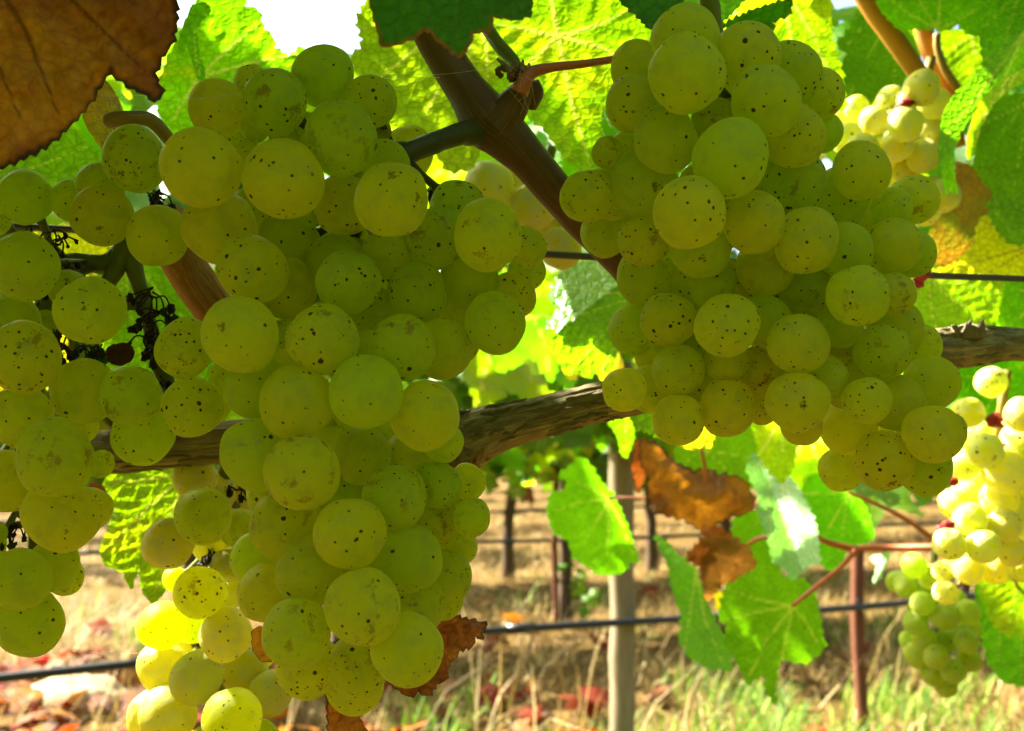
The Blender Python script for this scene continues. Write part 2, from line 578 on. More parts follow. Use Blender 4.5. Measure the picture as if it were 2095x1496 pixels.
STEM = plain_material('green_stem', (0.11, 0.125, 0.006), 0.5, 0.35, 0.3, 260, bump=0.2)
STEM_DARK = plain_material('dark_green_stem', (0.055, 0.055, 0.006), 0.5, 0.25, 0.4, 200, bump=0.3)
STEM_RED = plain_material('reddish_stem', (0.34, 0.09, 0.025), 0.45, 0.35, 0.3, 200)
STEM_TAN = plain_material('tan_stem', (0.24, 0.17, 0.03), 0.5, 0.35, 0.3, 200)
SCRAP = plain_material('dark_dry_scrap', (0.085, 0.032, 0.009), 0.7, 0.2, 0.5, 300, bump=0.5)
DEAD = plain_material('dead_berry', (0.018, 0.012, 0.008), 0.7, 0.3, 0.5, 900, bump=0.6)
RAISIN = plain_material('red_raisin', (0.35, 0.03, 0.03), 0.5, 0.4, 0.5, 500, trans=(0.5, 0.04, 0.02), bump=0.8)
TUBE = plain_material('black_polythene', (0.012, 0.012, 0.014), 0.35, 0.5, 0.2, 60)
WIRE = plain_material('trellis_steel', (0.05, 0.05, 0.03), 0.5, 0.4, 0.3, 300)
SILK = plain_material('spider_silk', (0.8, 0.8, 0.72), 0.35, 0.5, 0.1, 50, trans=(0.8, 0.8, 0.7), tw=0.5)


# ------------------------------------------------------------------ leaves
def seg_dist(px, py, segs):
    """Distance of each point to the nearest of the segments, and that segment's width."""
    best = np.full(px.shape, 1e9)
    for (x0, y0, x1, y1, w0, w1) in segs:
        dx, dy = x1 - x0, y1 - y0
        L = dx * dx + dy * dy + 1e-12
        t = np.clip(((px - x0) * dx + (py - y0) * dy) / L, 0, 1)
        d = np.hypot(px - (x0 + t * dx), py - (y0 + t * dy)) / (w0 + (w1 - w0) * t)
        best = np.minimum(best, d)
    return best


def inside(px, py, poly):
    r = np.zeros(px.shape, bool)
    n = len(poly)
    for i in range(n):
        x0, y0 = poly[i]
        x1, y1 = poly[(i + 1) % n]
        if y0 == y1:
            continue
        c = ((y0 > py) != (y1 > py)) & (px < (x1 - x0) * (py - y0) / (y1 - y0) + x0)
        r ^= c
    return r


def vein_net(j, tips, size):
    """Main veins from the junction to the lobes, side veins off each: (main segments, side segments)."""
    main, side = [], []
    w = size * 0.013
    for (tx, ty) in tips:
        vx, vy = tx - j[0], ty - j[1]
        L = math.hypot(vx, vy)
        if L < 1e-6:
            continue
        bend = random.uniform(-0.07, 0.07)
        mx, my = j[0] + vx * 0.5 - vy * bend, j[1] + vy * 0.5 + vx * bend
        main.append((j[0], j[1], mx, my, w, w * 0.75))
        main.append((mx, my, tx, ty, w * 0.75, w * 0.3))
        n = max(3, int(L / size * 9))
        for k in range(1, n):
            f = k / n
            bx, by = j[0] + vx * f - vy * bend * 4 * f * (1 - f), j[1] + vy * f + vx * bend * 4 * f * (1 - f)
            for s in (-1, 1):
                f2 = f + random.uniform(-0.03, 0.03)
                a = math.atan2(vy, vx) + s * math.radians(random.uniform(44, 58))
                l = L * (0.5 * (1 - f2) + 0.1)
                side.append((bx, by, bx + math.cos(a) * l, by + math.sin(a) * l, w * 0.42, w * 0.2))
    return main, side


def sheet(outline, spacing, teeth=0.0, period=18.0):
    """Triangulate an outline into a sheet of small triangles; teeth = height of the serration."""
    pts = []
    n = len(outline)
    ar = sum(outline[i][0] * outline[(i + 1) % n][1] - outline[(i + 1) % n][0] * outline[i][1] for i in range(n))
    sg = 1 if ar > 0 else -1
    for i in range(n):
        x0, y0 = outline[i]
        x1, y1 = outline[(i + 1) % n]
        L = math.hypot(x1 - x0, y1 - y0)
        if L < 1e-9:
            continue
        nx, ny = (y1 - y0) / L * sg, -(x1 - x0) / L * sg
        nt_ = max(1, round(L / period))
        if teeth and L > period * 0.6:
            for k in range(nt_):
                ph = random.uniform(-0.12, 0.12)
                tp = teeth * random.uniform(0.5, 1.3)
                for f, h in ((0.0, 0.0), (0.38 + ph, 0.55), (0.72 + ph, 1.0), (0.84 + ph, 0.45)):
                    q = (k + f) / nt_
                    pts.append((x0 + (x1 - x0) * q + nx * tp * h, y0 + (y1 - y0) * q + ny * tp * h))
        else:
            m = max(1, round(L / spacing))
            for k in range(m):
                q = k / m
                jt = random.uniform(-0.15, 0.15) * spacing if k else 0
                pts.append((x0 + (x1 - x0) * q + nx * jt, y0 + (y1 - y0) * q + ny * jt))
    xs = [p[0] for p in pts]
    ys = [p[1] for p in pts]
    gx, gy = np.meshgrid(np.arange(min(xs), max(xs), spacing), np.arange(min(ys), max(ys), spacing * 0.87))
    gx = gx + (np.arange(gx.shape[0]) % 2)[:, None] * spacing * 0.5
    gx = (gx + RNG.uniform(-0.15, 0.15, gx.shape) * spacing).ravel()
    gy = (gy + RNG.uniform(-0.15, 0.15, gy.shape) * spacing).ravel()
    segs = [(pts[i][0], pts[i][1], pts[(i + 1) % len(pts)][0], pts[(i + 1) % len(pts)][1], 1, 1) for i in range(len(pts))]
    ok = inside(gx, gy, pts)
    gx, gy = gx[ok], gy[ok]
    dist = seg_dist(gx, gy, segs) if len(gx) else np.zeros(0)
    ok = dist > spacing * 0.5
    gx, gy, dist = gx[ok], gy[ok], dist[ok]
    allp = [Vector(p) for p in pts] + [Vector((a, b)) for a, b in zip(gx, gy)]
    edges = [(i, (i + 1) % len(pts)) for i in range(len(pts))]
    vo, eo, fo, ov, oe, of = delaunay_2d_cdt(allp, edges, [], 1, 1e-7)
    vx = np.array([p.x for p in vo])
    vy = np.array([p.y for p in vo])
    rim = seg_dist(vx, vy, segs)
    return vx, vy, [tuple(f) for f in fo], rim


def traced_leaf(name, outline, d, mat, parent, j, tips, tilt=(0, 0), relief=0.0015, curl=0.0, crumple=0.0, teeth=4.0, period=22.0, spacing=7.0,
                label=None, fold=None, seed=0):
    """A leaf blade whose outline was read off the photograph, set at its own distance d, tilted, quilted between its veins.
    tilt = change of distance per metre across to the right and down."""
    vx, vy, faces, rim = sheet(outline, spacing, teeth * 1.5, period)
    size = max(max(vx) - min(vx), max(vy) - min(vy))
    main, side = vein_net(j, tips, size)
    dm = seg_dist(vx, vy, main) if main else np.full(vx.shape, 9.0)
    ds = seg_dist(vx, vy, side) if side else np.full(vx.shape, 9.0)
    w = size * 0.013
    vein = np.maximum(np.exp(-(dm * 1.0) ** 2), 0.3 * np.exp(-(ds * 0.6) ** 2))
    quilt = 1 - np.exp(-(np.minimum(dm * w, ds * w * 0.42) / (size * 0.03)) ** 2)
    relief = relief * 0.17
    k = d / F
    cx, cy_ = vx.mean(), vy.mean()
    verts = []
    for a, b, q, rm in zip(vx, vy, quilt, rim):
        ux, uy = (a - cx) * k, (b - cy_) * k
        z = tilt[0] * ux + tilt[1] * uy - relief * q
        nv = Vector((a * 0.011 + seed * 3.1, b * 0.011, seed * 1.7))
        z += relief * 0.5 * noise.noise(nv * 3) + relief * 1.6 * noise.noise(nv)
        if curl:
            z += curl * (ux * ux + uy * uy) / (size * 0.5 * k)
        if crumple:
            z += crumple * (noise.noise(nv * 1.3 + Vector((5, 1, 2))) + 0.5 * abs(noise.noise(nv * 2.6)) + 0.08 * noise.noise(nv * 7))
        if fold:
            (fx, fy, gx, gy, amt) = fold[:5]
            L = math.hypot(gx - fx, gy - fy)
            s = ((a - fx) * (gy - fy) - (b - fy) * (gx - fx)) / L * k
            z += amt * (max(0.0, s) if len(fold) > 5 else abs(s))
        verts.append(P(a, b, d + z))
    c = sum(verts, Vector()) / len(verts)
    me = new_mesh(name, [v - c for v in verts], faces)
    float_attr(me, 'vein', vein)
    float_attr(me, 'rim', 1 - np.clip(rim / (size * 0.08), 0, 1))
    return link(name, me, mat, parent, c, label)


def generic_outline(rnd, lob=1.0, n_teeth=True):
    ctl = [(-88, .10), (-76, .42), (-52, .62), (-28, .66), (-14, .76), (2, .60), (14, .58), (30, .74), (42, .92), (54, .74), (66, .60), (78, .80), (90, 1.06)]
    half = [(a, r * (1 + rnd.uniform(-0.08, 0.08))) for a, r in ctl]
    other = [(180 - a, r * (1 + rnd.uniform(-0.08, 0.08))) for a, r in ctl[:-1]][::-1]
    return [(r * math.cos(math.radians(a)), r * math.sin(math.radians(a))) for a, r in half + other]


def generic_leaf_mesh(name, mat, rnd, spacing, curl, teeth=0.05, fold=0.25):
    """A vine leaf 1 unit from petiole to tip, in its own axes (petiole at the origin, tip along +Y, upper face +Z)."""
    ol = generic_outline(rnd)
    vx, vy, faces, rim = sheet(ol, spacing, teeth, 0.16)
    tips = [(0, 1.0), (.66, .6), (-.66, .6), (.7, -.2), (-.7, -.2)]
    main, side = vein_net((0, 0), tips, 2.0)
    dm = seg_dist(vx, vy, main)
    ds = seg_dist(vx, vy, side)
    vein = np.maximum(np.exp(-(dm * 0.9) ** 2), 0.3 * np.exp(-(ds * 0.6) ** 2))
    quilt = 1 - np.exp(-(np.minimum(dm * .022, ds * .0092) / 0.06) ** 2)
    sd = rnd.uniform(0, 50)
    verts = []
    for a, b, q in zip(vx, vy, quilt):
        r2 = a * a + b * b
        z = 0.009 * q - curl * r2 - fold * 0.5 * (abs(a) ** 1.3) + 0.14 * noise.noise(Vector((a * 1.6 + sd, b * 1.6, 0))) + 0.02 * noise.noise(Vector((a * 5 + sd, b * 5, 2)))
        verts.append((a, b, z))
    me = new_mesh(name, verts, faces)
    float_attr(me, 'vein', vein)
    float_attr(me, 'rim', 1 - np.clip(rim / 0.16, 0, 1))
    me.materials.append(mat)
    return me


R = random.Random(11)
FINE = {}
COARSE = {}
for key, mat in (('green', GREEN), ('lime', LIME), ('yellow', YELLOW), ('red', RED), ('rust', RUST), ('brown', BROWN), ('dark', DARK)):
    FINE[key] = [generic_leaf_mesh('leaf', mat, R, 0.07, R.uniform(0.05, 0.25)) for _ in range(3)] if key in ('green', 'lime', 'yellow', 'rust') else []
    COARSE[key] = [generic_leaf_mesh('leaf', mat, R, 0.2, R.uniform(0.05, 0.3), 0.07) for _ in range(3)]


def place_leaf(meshes, loc, size, normal, droop, parent, name='leaf'):
    """A generic leaf: petiole end at loc, upper face along normal, tip towards droop."""
    o = bpy.data.objects.new(name, R.choice(meshes))
    COL.objects.link(o)
    n = normal.normalized()
    y = (droop - n * droop.dot(n))
    if y.length < 1e-4:
        y = n.orthogonal()
    y.normalize()
    x = y.cross(n)
    o.rotation_euler = Matrix((x, y, n)).transposed().to_euler()
    o.scale = (size, size, size)
    o.location = loc
    if parent is not None:
        attach(o, parent)
    return o


# ------------------------------------------------------------------ ground and rows
def ground():
    m, t = nt('dry_ground')
    g = N(t)
    tc = g.n('ShaderNodeTexCoord')
    v = tc.outputs['Object']
    mp = g.n('ShaderNodeMapping')
    mp.inputs['Scale'].default_value = (0.8, 1.0, 1.0)
    mp.inputs['Rotation'].default_value = (0, 0, math.radians(-20))
    g.l(v, mp.inputs['Vector'])
    n1 = g.noise(mp.outputs[0], 2.2, 6, 0.65)
    n2 = g.noise(v, 22, 6, 0.7)
    n3 = g.noise(v, 140, 3, 0.6)
    mixv = g.math('ADD', g.math('MULTIPLY', n1, 0.35), g.math('ADD', g.math('MULTIPLY', n2, 0.4), g.math('MULTIPLY', n3, 0.25)))
    col = g.ramp(mixv, [(0.30, (0.04, 0.022, 0.007)), (0.46, (0.09, 0.05, 0.012)), (0.58, (0.17, 0.105, 0.026)), (0.75, (0.32, 0.215, 0.066))])
    gr = g.sstep(g.noise(v, 1.3, 5, 0.65), 0.55, 0.66)
    col = g.mix(g.math('MULTIPLY', gr, 0.5), col, (0.06, 0.09, 0.01))
    bp = g.n('ShaderNodeBump')
    bp.inputs['Strength'].default_value = 0.8
    bp.inputs['Distance'].default_value = 0.05
    g.l(mixv, bp.inputs['Height'])
    pr = g.n('ShaderNodeBsdfPrincipled')
    g.l(col, pr.inputs['Base Color'])
    pr.inputs['Roughness'].default_value = 0.95
    pr.inputs['Specular IOR Level'].default_value = 0.1
    g.l(bp.outputs[0], pr.inputs['Normal'])
    out = g.n('ShaderNodeOutputMaterial')
    g.l(pr.outputs[0], out.inputs[0])
    # near field finely divided with low berms, far field coarse, one sheet
    xs = np.concatenate([[-400, -120, -40, -15], np.arange(-8, 8.01, 0.12), [15, 40, 120, 400]])
    ys = np.concatenate([[-60, -15, -4], np.arange(-1, 11.01, 0.12), [14, 20, 40, 100, 250, 600]])
    verts, faces = [], []
    for y in ys:
        for x in xs:
            z = 0.0
            if abs(x) < 9 and -2 < y < 12:
                z = 0.035 * noise.noise(Vector((x * 1.1, y * 1.6, 0))) + 0.02 * noise.noise(Vector((x * 4, y * 5, 3))) - 0.01
            verts.append((x, y, z))
    nx = len(xs)
    for i in range(len(ys) - 1):
        for k in range(nx - 1):
            faces.append((i * nx + k, i * nx + k + 1, (i + 1) * nx + k + 1, (i + 1) * nx + k))
    o = link('ground', new_mesh('ground', verts, faces), m)
    o['kind'] = 'structure'
    return o


ground()


def ground_z(x, y):
    return 0.035 * noise.noise(Vector((x * 1.1, y * 1.6, 0))) + 0.02 * noise.noise(Vector((x * 4, y * 5, 3))) - 0.01


def blade_material(name, stops, tw=0.35):
    m, t = nt(name)
    g = N(t)
    a = g.n('ShaderNodeAttribute', attribute_name='tint').outputs['Fac']
    col = g.ramp(a, stops)
    df = g.n('ShaderNodeBsdfPrincipled')
    df.inputs['Roughness'].default_value = 0.6
    df.inputs['Specular IOR Level'].default_value = 0.3
    g.l(col, df.inputs['Base Color'])
    tr = g.n('ShaderNodeBsdfTranslucent')
    g.l(col, tr.inputs[0])
    mx = g.n('ShaderNodeMixShader')
    mx.inputs[0].default_value = tw
    g.l(df.outputs[0], mx.inputs[1])
    g.l(tr.outputs[0], mx.inputs[2])
    out = g.n('ShaderNodeOutputMaterial')
    g.l(mx.outputs[0], out.inputs[0])
    return m


def blades(name, mat, n, where, length, width, lean, label, clump=6):
    """A mat of bent grass blades joined into one object; where(i) gives a clump centre."""
    v = np.zeros((n, 5, 3))
    tint = np.zeros((n, 5))
    i = 0
    while i < n:
        c = where()
        for _ in range(min(clump, n - i)):
            x, y = c[0] + RNG.normal(0, 0.05), c[1] + RNG.normal(0, 0.05)
            z = ground_z(x, y) if abs(x) < 9 and -2 < y < 12 else 0
            L = length * RNG.uniform(0.4, 1.3)
            az = RNG.uniform(0, 2 * math.pi)
            ln = np.clip(RNG.normal(lean, 0.25), 0.02, 1.5)
            dx, dy = math.cos(az), math.sin(az)
            w = width * RNG.uniform(0.6, 1.4)
            px, py = -dy * w / 2, dx * w / 2
            b = np.array((x, y, z))
            mid = b + np.array((dx * math.sin(ln * 0.7), dy * math.sin(ln * 0.7), math.cos(ln * 0.7))) * L * 0.55
            tip = mid + np.array((dx * math.sin(ln * 1.25), dy * math.sin(ln * 1.25), math.cos(ln * 1.25))) * L * 0.45
            tip[2] = max(tip[2], z + 0.003)
            s = np.array((px, py, 0))
            v[i] = (b - s, b + s, mid - s * 0.8, mid + s * 0.8, tip)
            tint[i] = RNG.uniform(0, 1)
            i += 1
    base = np.arange(n) * 5
    faces = []
    for b in base:
        b = int(b)
        faces += [(b, b + 1, b + 3, b + 2), (b + 2, b + 3, b + 4)]
    me = new_mesh(name, v.reshape(-1, 3), faces)
    float_attr(me, 'tint', tint.ravel())
    o = link(name, me, mat)
    o['kind'] = 'stuff'
    o['label'] = label
    o['category'] = 'grass'
    return o


STRAW = blade_material('straw', [(0.0, (0.13, 0.06, 0.010)), (0.4, (0.20, 0.13, 0.03)), (0.75, (0.34, 0.235, 0.062)), (1.0, (0.70, 0.57, 0.26))])
GRASS = blade_material('green_blades', [(0.0, (0.05, 0.11, 0.005)), (0.6, (0.13, 0.28, 0.008)), (1.0, (0.28, 0.40, 0.03))])


def frustum_spot(dmin, dmax, power=1.0):
    d = dmin + (dmax - dmin) * RNG.uniform() ** power
    return (RNG.uniform(-0.62, 0.62) * d, d)


def straw_spot():
    while True:
        x, d = frustum_spot(2.2, 9.0, 1.5) if RNG.uniform() < 0.6 else frustum_spot(4.0, 11.0, 1.0)
        k = noise.noise(Vector((x * 0.9 + d * .3, d * 2.0 - x * .6, 21))) + 0.5 * noise.noise(Vector((x * 3, d * 4, 5)))
        if -2.2 < x < -1.05 + (d - 3.1) * -.3 and 2.2 < d < 3.25 and RNG.uniform() < 0.85:
            continue
        if k > -0.12 or RNG.uniform() < 0.15:
            return (x, d)


blades('dry_grass', STRAW, 46000, straw_spot, 0.13, 0.0035, 1.25, 'matted straw coloured dry grass lying between the vine rows', 9)
blades('tall_dry_grass', STRAW, 650, lambda: frustum_spot(2.2, 4.2), 0.4, 0.0035, 0.75, 'tall bleached grass stalks leaning over the straw', 5)


def green_spot():
    while True:
        x, d = frustum_spot(2.3, 7.0, 1.3)
        if x < -0.35 and d < 3.8 and RNG.uniform() < 0.9:
            continue
        if noise.noise(Vector((x * 1.7, d * 1.7, 9))) > 0.27 or (d < 3.3 and noise.noise(Vector((x * 2, d * 2, 4))) > 0.06):
            return (x, d)


blades('green_grass', GRASS, 4800, green_spot, 0.13, 0.005, 0.7, 'patches of fresh green grass growing through the straw', 14)

# fallen leaves, each a thing
fl_lab = {'red': 'red fallen vine leaf lying curled on the straw between the rows', 'rust': 'orange brown fallen vine leaf lying dry on the straw',
          'brown': 'dark brown withered fallen vine leaf lying on the straw'}
for i in range(240):
    key = R.choice(['red', 'red', 'red', 'rust', 'rust', 'brown'])
    for _ in range(20):
        if i < 70:
            x, d = R.uniform(-1.75, -0.75), R.uniform(2.6, 3.6)
            break
        x, d = frustum_spot(2.5, 5.5, 1.5)
        # they gather along the row lines
        if x > 0.3 and d < 3.6 and R.random() < 0.9:
            continue
        if abs(d - (2.35 + 0.40 * x)) < 0.8 or R.random() < 0.25 or (x < -0.5 and d < 3.6):
            break
    o = place_leaf(COARSE[key], Vector((x, d, ground_z(x, d) + R.uniform(0.03, 0.085))), R.uniform(0.05, 0.085),
                   Vector((R.gauss(0, 0.45), R.gauss(0, 0.45), 1)), Vector((R.gauss(0, 1), R.gauss(0, 1), 0)), None, 'fallen_leaf')
    o['label'] = fl_lab[key]
    o['category'] = 'fallen leaf'
    o['group'] = {'red': 'red leaves fallen on the straw', 'rust': 'orange brown leaves fallen on the straw', 'brown': 'dark leaves fallen on the straw'}[key]


FAR = blade_material('far_foliage', [(0.0, (0.05, 0.12, 0.005)), (0.5, (0.15, 0.30, 0.01)), (0.8, (0.36, 0.42, 0.02)), (0.92, (0.4, 0.14, 0.02))], 0.55)


def clod(x, y, w, h):
    d = 0.85 / ((y - 889) / F)
    c = grounded_xy(P(x, y, d))
    mb = MB().ball(Vector((0, 0, 0)), 1.0, 28, 18, 0.16)
    k = w / 2 * d / F
    mb.v = [c + Vector((p.x * k, p.y * k * .8, max(-.3, p.z) * k * h)) for p in mb.v]
    o = mb.build('stone', plain_material('pale_stone', (0.36, 0.28, 0.16), 0.9, 0.1, 0.5, 18, bump=0.8))
    o['label'] = 'pale rounded stone lying in the straw among red leaves'
    o['category'] = 'stone'


def grounded_xy(p):
    return Vector((p.x, p.y, ground_z(p.x, p.y)))


clod(150, 1445, 230, 0.55)


def vine_of_row(base, along, idx, label, n_leaf, group, trunk_r=0.022, top=1.62, low=0.72, span=0.75, meshes=COARSE, keep=None, mixw=None, bare=False):
    """A trained vine: trunk, two-armed cordon, upright shoots, leaves as parts."""
    root = thing('grapevine', base, label, 'vine', group)
    side = Vector((-along.y, along.x, 0))
    h = 0.86
    mb = MB()
    pts = [(base + Vector((R.gauss(0, .01), 0, -0.03)), trunk_r * 1.5), (base + Vector((R.gauss(0, .02), R.gauss(0, .02), 0.25)), trunk_r * 1.1),
           (base + Vector((R.gauss(0, .025), R.gauss(0, .02), 0.55)), trunk_r), (base + Vector((0, 0, h)), trunk_r * 1.15)]
    mb.tube(smooth_path(pts, 6), 10, rough=0.25, freq=40)
    mb.build('trunk', TRUNK, root)
    for s in (-1, 1):
        cb = MB()
        pts = [(base + Vector((0, 0, h - 0.02)), trunk_r * 0.9)]
        for k in range(1, 4):
            pts.append((base + along * (s * span * k / 3) + Vector((0, 0, h + R.gauss(0.01, 0.015))), trunk_r * (0.8 - 0.12 * k)))
        cb.tube(smooth_path(pts, 5), 8, rough=0.25, freq=50)
        cb.build('cordon', TRUNK, root)
    shoots = []
    for k in range(7):
        s = -span + 2 * span * (k + 0.5) / 7 + R.gauss(0, 0.03)
        b = base + along * s + Vector((0, 0, h))
        tp = b + along * R.gauss(0, 0.08) + side * R.gauss(0, 0.09) + Vector((0, 0, top - h - R.uniform(0.02, 0.25)))
        shoots.append((b, tp))
        sb = MB()
        sb.tube(smooth_path([(b, 0.006), (b.lerp(tp, 0.5) + side * R.gauss(0, 0.03), 0.005), (tp, 0.002)], 4), 5)
        sb.build('shoot', CANE_O, root)
    # the rest of the crown, leaves past picking apart
    vv, ff, tt = [], [], []
    for _ in range(700):
        p = base + along * R.uniform(-span, span) + side * R.gauss(0, 0.15) + Vector((0, 0, low + 0.03 + (top - low) * R.random() ** 1.3))
        if keep and not keep(PX(p)):
            continue
        n = Vector((R.gauss(0, 1), R.gauss(0, 1), R.gauss(0.4, 1))).normalized()
        u = n.orthogonal().normalized()
        w = n.cross(u)
        sz = R.uniform(.05, .085)
        a0 = R.uniform(0, 6.28)
        n0 = len(vv)
        for a, rr in enumerate((1, .6, .9, .55, .85, .5, .85, .55, .9, .6)):
            an = a0 + a / 10 * 2 * math.pi
            vv.append(p - root.location + (u * math.cos(an) + w * math.sin(an)) * sz * rr + n * R.uniform(-.01, .01))
        ff.append(tuple(range(n0, n0 + 10)))
        tt += [R.random() * 0.8] * 10
    fme = new_mesh('foliage', vv, ff)
    float_attr(fme, 'tint', tt)
    fo = link('foliage', fme, FAR)
    fo.parent = root
    fo['kind'] = 'stuff'
    made = 0
    tries = 0
    mixw = mixw or {'green': 5, 'lime': 7, 'yellow': 1.5, 'rust': 1, 'red': 0.5}
    kk, ww = list(mixw), list(mixw.values())
    while made < n_leaf and tries < n_leaf * 20:
        tries += 1
        s = R.uniform(-span, span)
        z = low + (top - low) * R.random() ** 1.35
        p = base + along * s + side * R.gauss(0, 0.14) + Vector((0, 0, z))
        q = PX(p)
        if keep and not keep(q):
            continue
        nrm = side * (R.choice((-1, 1)) * R.uniform(0.2, 1)) + Vector((R.gauss(0, .3), R.gauss(0, .3), R.uniform(0.2, 0.9)))
        key = R.choices(kk, ww)[0]
        place_leaf(meshes[key], p, R.uniform(0.05, 0.085), nrm, Vector((R.gauss(0, .5), R.gauss(0, .5), -1)), root)
        made += 1
    return root


def no_sky(q):
    """Leave the open gap of sky at the top of the picture free of leaves."""
    if q is None:
        return True
    x, y, d = q
    m = 0.1 / d * F
    if 470 - m * .3 < x < 780 + m * .3 and y < 130 + m * .6:
        return False
    if 1690 < x < 1745 and y < 100 + m * .3:
        return False
    return True


A1 = Vector((2.09, 0.91, 0)).normalized()
R1 = Vector((-0.99, 1.91, 0))
A2 = Vector((2.57, 0.79, 0)).normalized()
R2 = Vector((-1.71, 3.87, 0))
A3 = Vector((2.5, 0.72, 0)).normalized()
R3 = Vector((-0.05, 5.98, 0))
where_txt = {
    'row one': ['leafy vine in the first row behind, hidden behind the hanging bunches', 'leafy vine of the first row standing beyond the weathered post',
                'vine of the first row behind, farthest to the left'],
    'row two': ['vine of the second row with dark trunk beside the thin stake', 'vine of the second row far left of the stake, seen under the bunches',
                'vine of the second row behind the weathered post', 'vine of the second row behind the broad green leaves'],
    'row three': ['distant vine with bare dark trunk left of the thin stake', 'distant vine of the third row behind the thin stake',
                  'distant vine of the third row right of the post', 'distant vine of the third row behind the left bunch']}


def on_row(R0, A, px):
    """The point of a row line that the photograph shows in column px."""
    k = (px - W0 / 2) / F / math.cos(PITCH)
    s = (k * R0.y - R0.x) / (A.x - k * A.y)
    return R0 + A * s


def grounded(p):
    return Vector((p.x, p.y, ground_z(p.x, p.y)))


for px, lab in ((712, 0), (2330, 1), (-520, 2)):
    b = grounded(on_row(R1, A1, px))
    vine_of_row(b, A1, lab, where_txt['row one'][lab], 190, 'vines in the rows behind', keep=no_sky, low=0.82, span=1.0)
for px, lab in ((1158, 0), (380, 1), (1480, 2), (1960, 3)):
    b = grounded(on_row(R2, A2, px))
    vine_of_row(b, A2, lab, where_txt['row two'][lab], 150, 'vines in the rows behind', trunk_r=0.026, keep=no_sky, low=0.60, span=0.8)
for px, lab in ((1040, 0), (1330, 1), (1640, 2), (640, 3)):
    b = grounded(on_row(R3, A3, px))
    vine_of_row(b, A3, lab, where_txt['row three'][lab], 130, 'vines in the rows behind', trunk_r=0.03, keep=no_sky, low=0.62, span=0.8,
                mixw={'green': 5, 'lime': 4, 'yellow': 2, 'rust': 2.5, 'red': 2})


# the vineyard beyond, rows that read as one mass
def far_rows():
    pts, faces = [], []
    tint = []
    for row in range(5):
        y0 = 7.8 + row * 1.9
        for _ in range(2600):
            x = R.uniform(-0.75, 0.75) * (y0 + 2)
            y = y0 + 0.28 * x + R.gauss(0, 0.15)
            z = R.uniform(0.55, 1.75)
            c = Vector((x, y, z))
            q = PX(c)
            if not no_sky(q):
                continue
            u = Vector((R.gauss(0, 1), R.gauss(0, 1), R.gauss(0, 1))).normalized()
            w = u.orthogonal().normalized()
            s = R.uniform(0.05, 0.09)
            n0 = len(pts)
            b = u.cross(w)
            for a in range(5):
                an = a / 5 * 2 * math.pi
                pts.append(c + (w * math.cos(an) + b * math.sin(an)) * s * R.uniform(0.7, 1.1))
            faces.append(tuple(range(n0, n0 + 5)))
            tint += [R.random()] * 5
    me = new_mesh('far_vine_rows', pts, faces)
    float_attr(me, 'tint', tint)
    o = link('far_vine_rows', me, FAR)
    o['kind'] = 'stuff'
    o['label'] = 'far rows of vines closing the view as one leafy mass'


far_rows()


def unseen_row():
    # unseen row at the photographer's back, added to block sky light
    pts, faces, tint = [], [], []
    for _ in range(3600):
        x = R.uniform(-4, 4)
        c = Vector((x, -0.75 + 0.42 * x + R.gauss(0, 0.15), R.uniform(0.5, 1.75)))
        if c.y > -0.5:
            c.y -= 0.0
        n = Vector((R.gauss(0, 1), R.gauss(0, 1), R.gauss(0, 1))).normalized()
        u = n.orthogonal().normalized()
        w = n.cross(u)
        s = R.uniform(0.05, 0.09)
        n0 = len(pts)
        for a, rr in enumerate((1, .6, .9, .55, .85, .5, .85, .55, .9, .6)):
            an = a / 10 * 2 * math.pi
            pts.append(c + (u * math.cos(an) + w * math.sin(an)) * s * rr)
        faces.append(tuple(range(n0, n0 + 10)))
        tint += [R.random() * .8] * 10
    me = new_mesh('unseen_vine_row', pts, faces)
    float_attr(me, 'tint', tint)
    o = link('unseen_vine_row', me, FAR)
    o['kind'] = 'stuff'
    o['label'] = 'unseen row of vines across the alley, added to block sky light'


unseen_row()

# drip lines: black tube along each row
for R0, A, s0, s1, r, zz, lab in ((R1, A1, -1.6, 4.2, 0.0095, 0.385, 'thick black drip tube running in front of the weathered post'),
                                  (R2, A2, -1.5, 6.0, 0.009, 0.385, 'thin black drip tube along the second row by the dark stake'),
                                  (R3, A3, -4.0, 6.0, 0.009, 0.385, 'faint distant drip tube along the third row')):
    root = thing('drip_line', R0 + Vector((0, 0, zz)), lab, 'drip tube', 'drip tubes along the vine rows')
    mb = MB()
    pts = []
    nseg = 14
    for k in range(nseg + 1):
        s = s0 + (s1 - s0) * k / nseg
        pts.append((R0 + A * s + Vector((0, 0, zz + 0.012 * math.sin(s * 2.1))), r))
    mb.tube(smooth_path(pts, 5), 12)
    mb.build('tube', TUBE, root)
    if R0 is R1:
        pc = on_row(R1, A1, 1065)
        s = (pc - R0).dot(A)
        c = R0 + A * s + Vector((0, 0, zz + 0.012 * math.sin(s * 2.1)))
        MB().tube([(c - A * 0.035, r * 1.25), (c + A * 0.035, r * 1.25)], 12).build('emitter', TUBE, root)

# weathered post just behind the first drip tube
pp = on_row(R1, A1, 1266)
pp = grounded(pp + Vector((0.01, 0.06, 0)))
post = thing('wooden_post', pp, 'weathered grey brown wooden trellis post with one sunlit edge', 'post')
pts = [(pp + Vector((0.006 * noise.noise(Vector((k * .7, 0, 0))), 0, -0.1 + k * 0.1)), 0.032 * (1 + 0.05 * noise.noise(Vector((k * 0.9, 3, 0))))) for k in range(18)]
MB().tube(smooth_path(pts, 3), 24, rough=0.05, freq=14, ridges=0.05).build('shaft', POSTW, post)

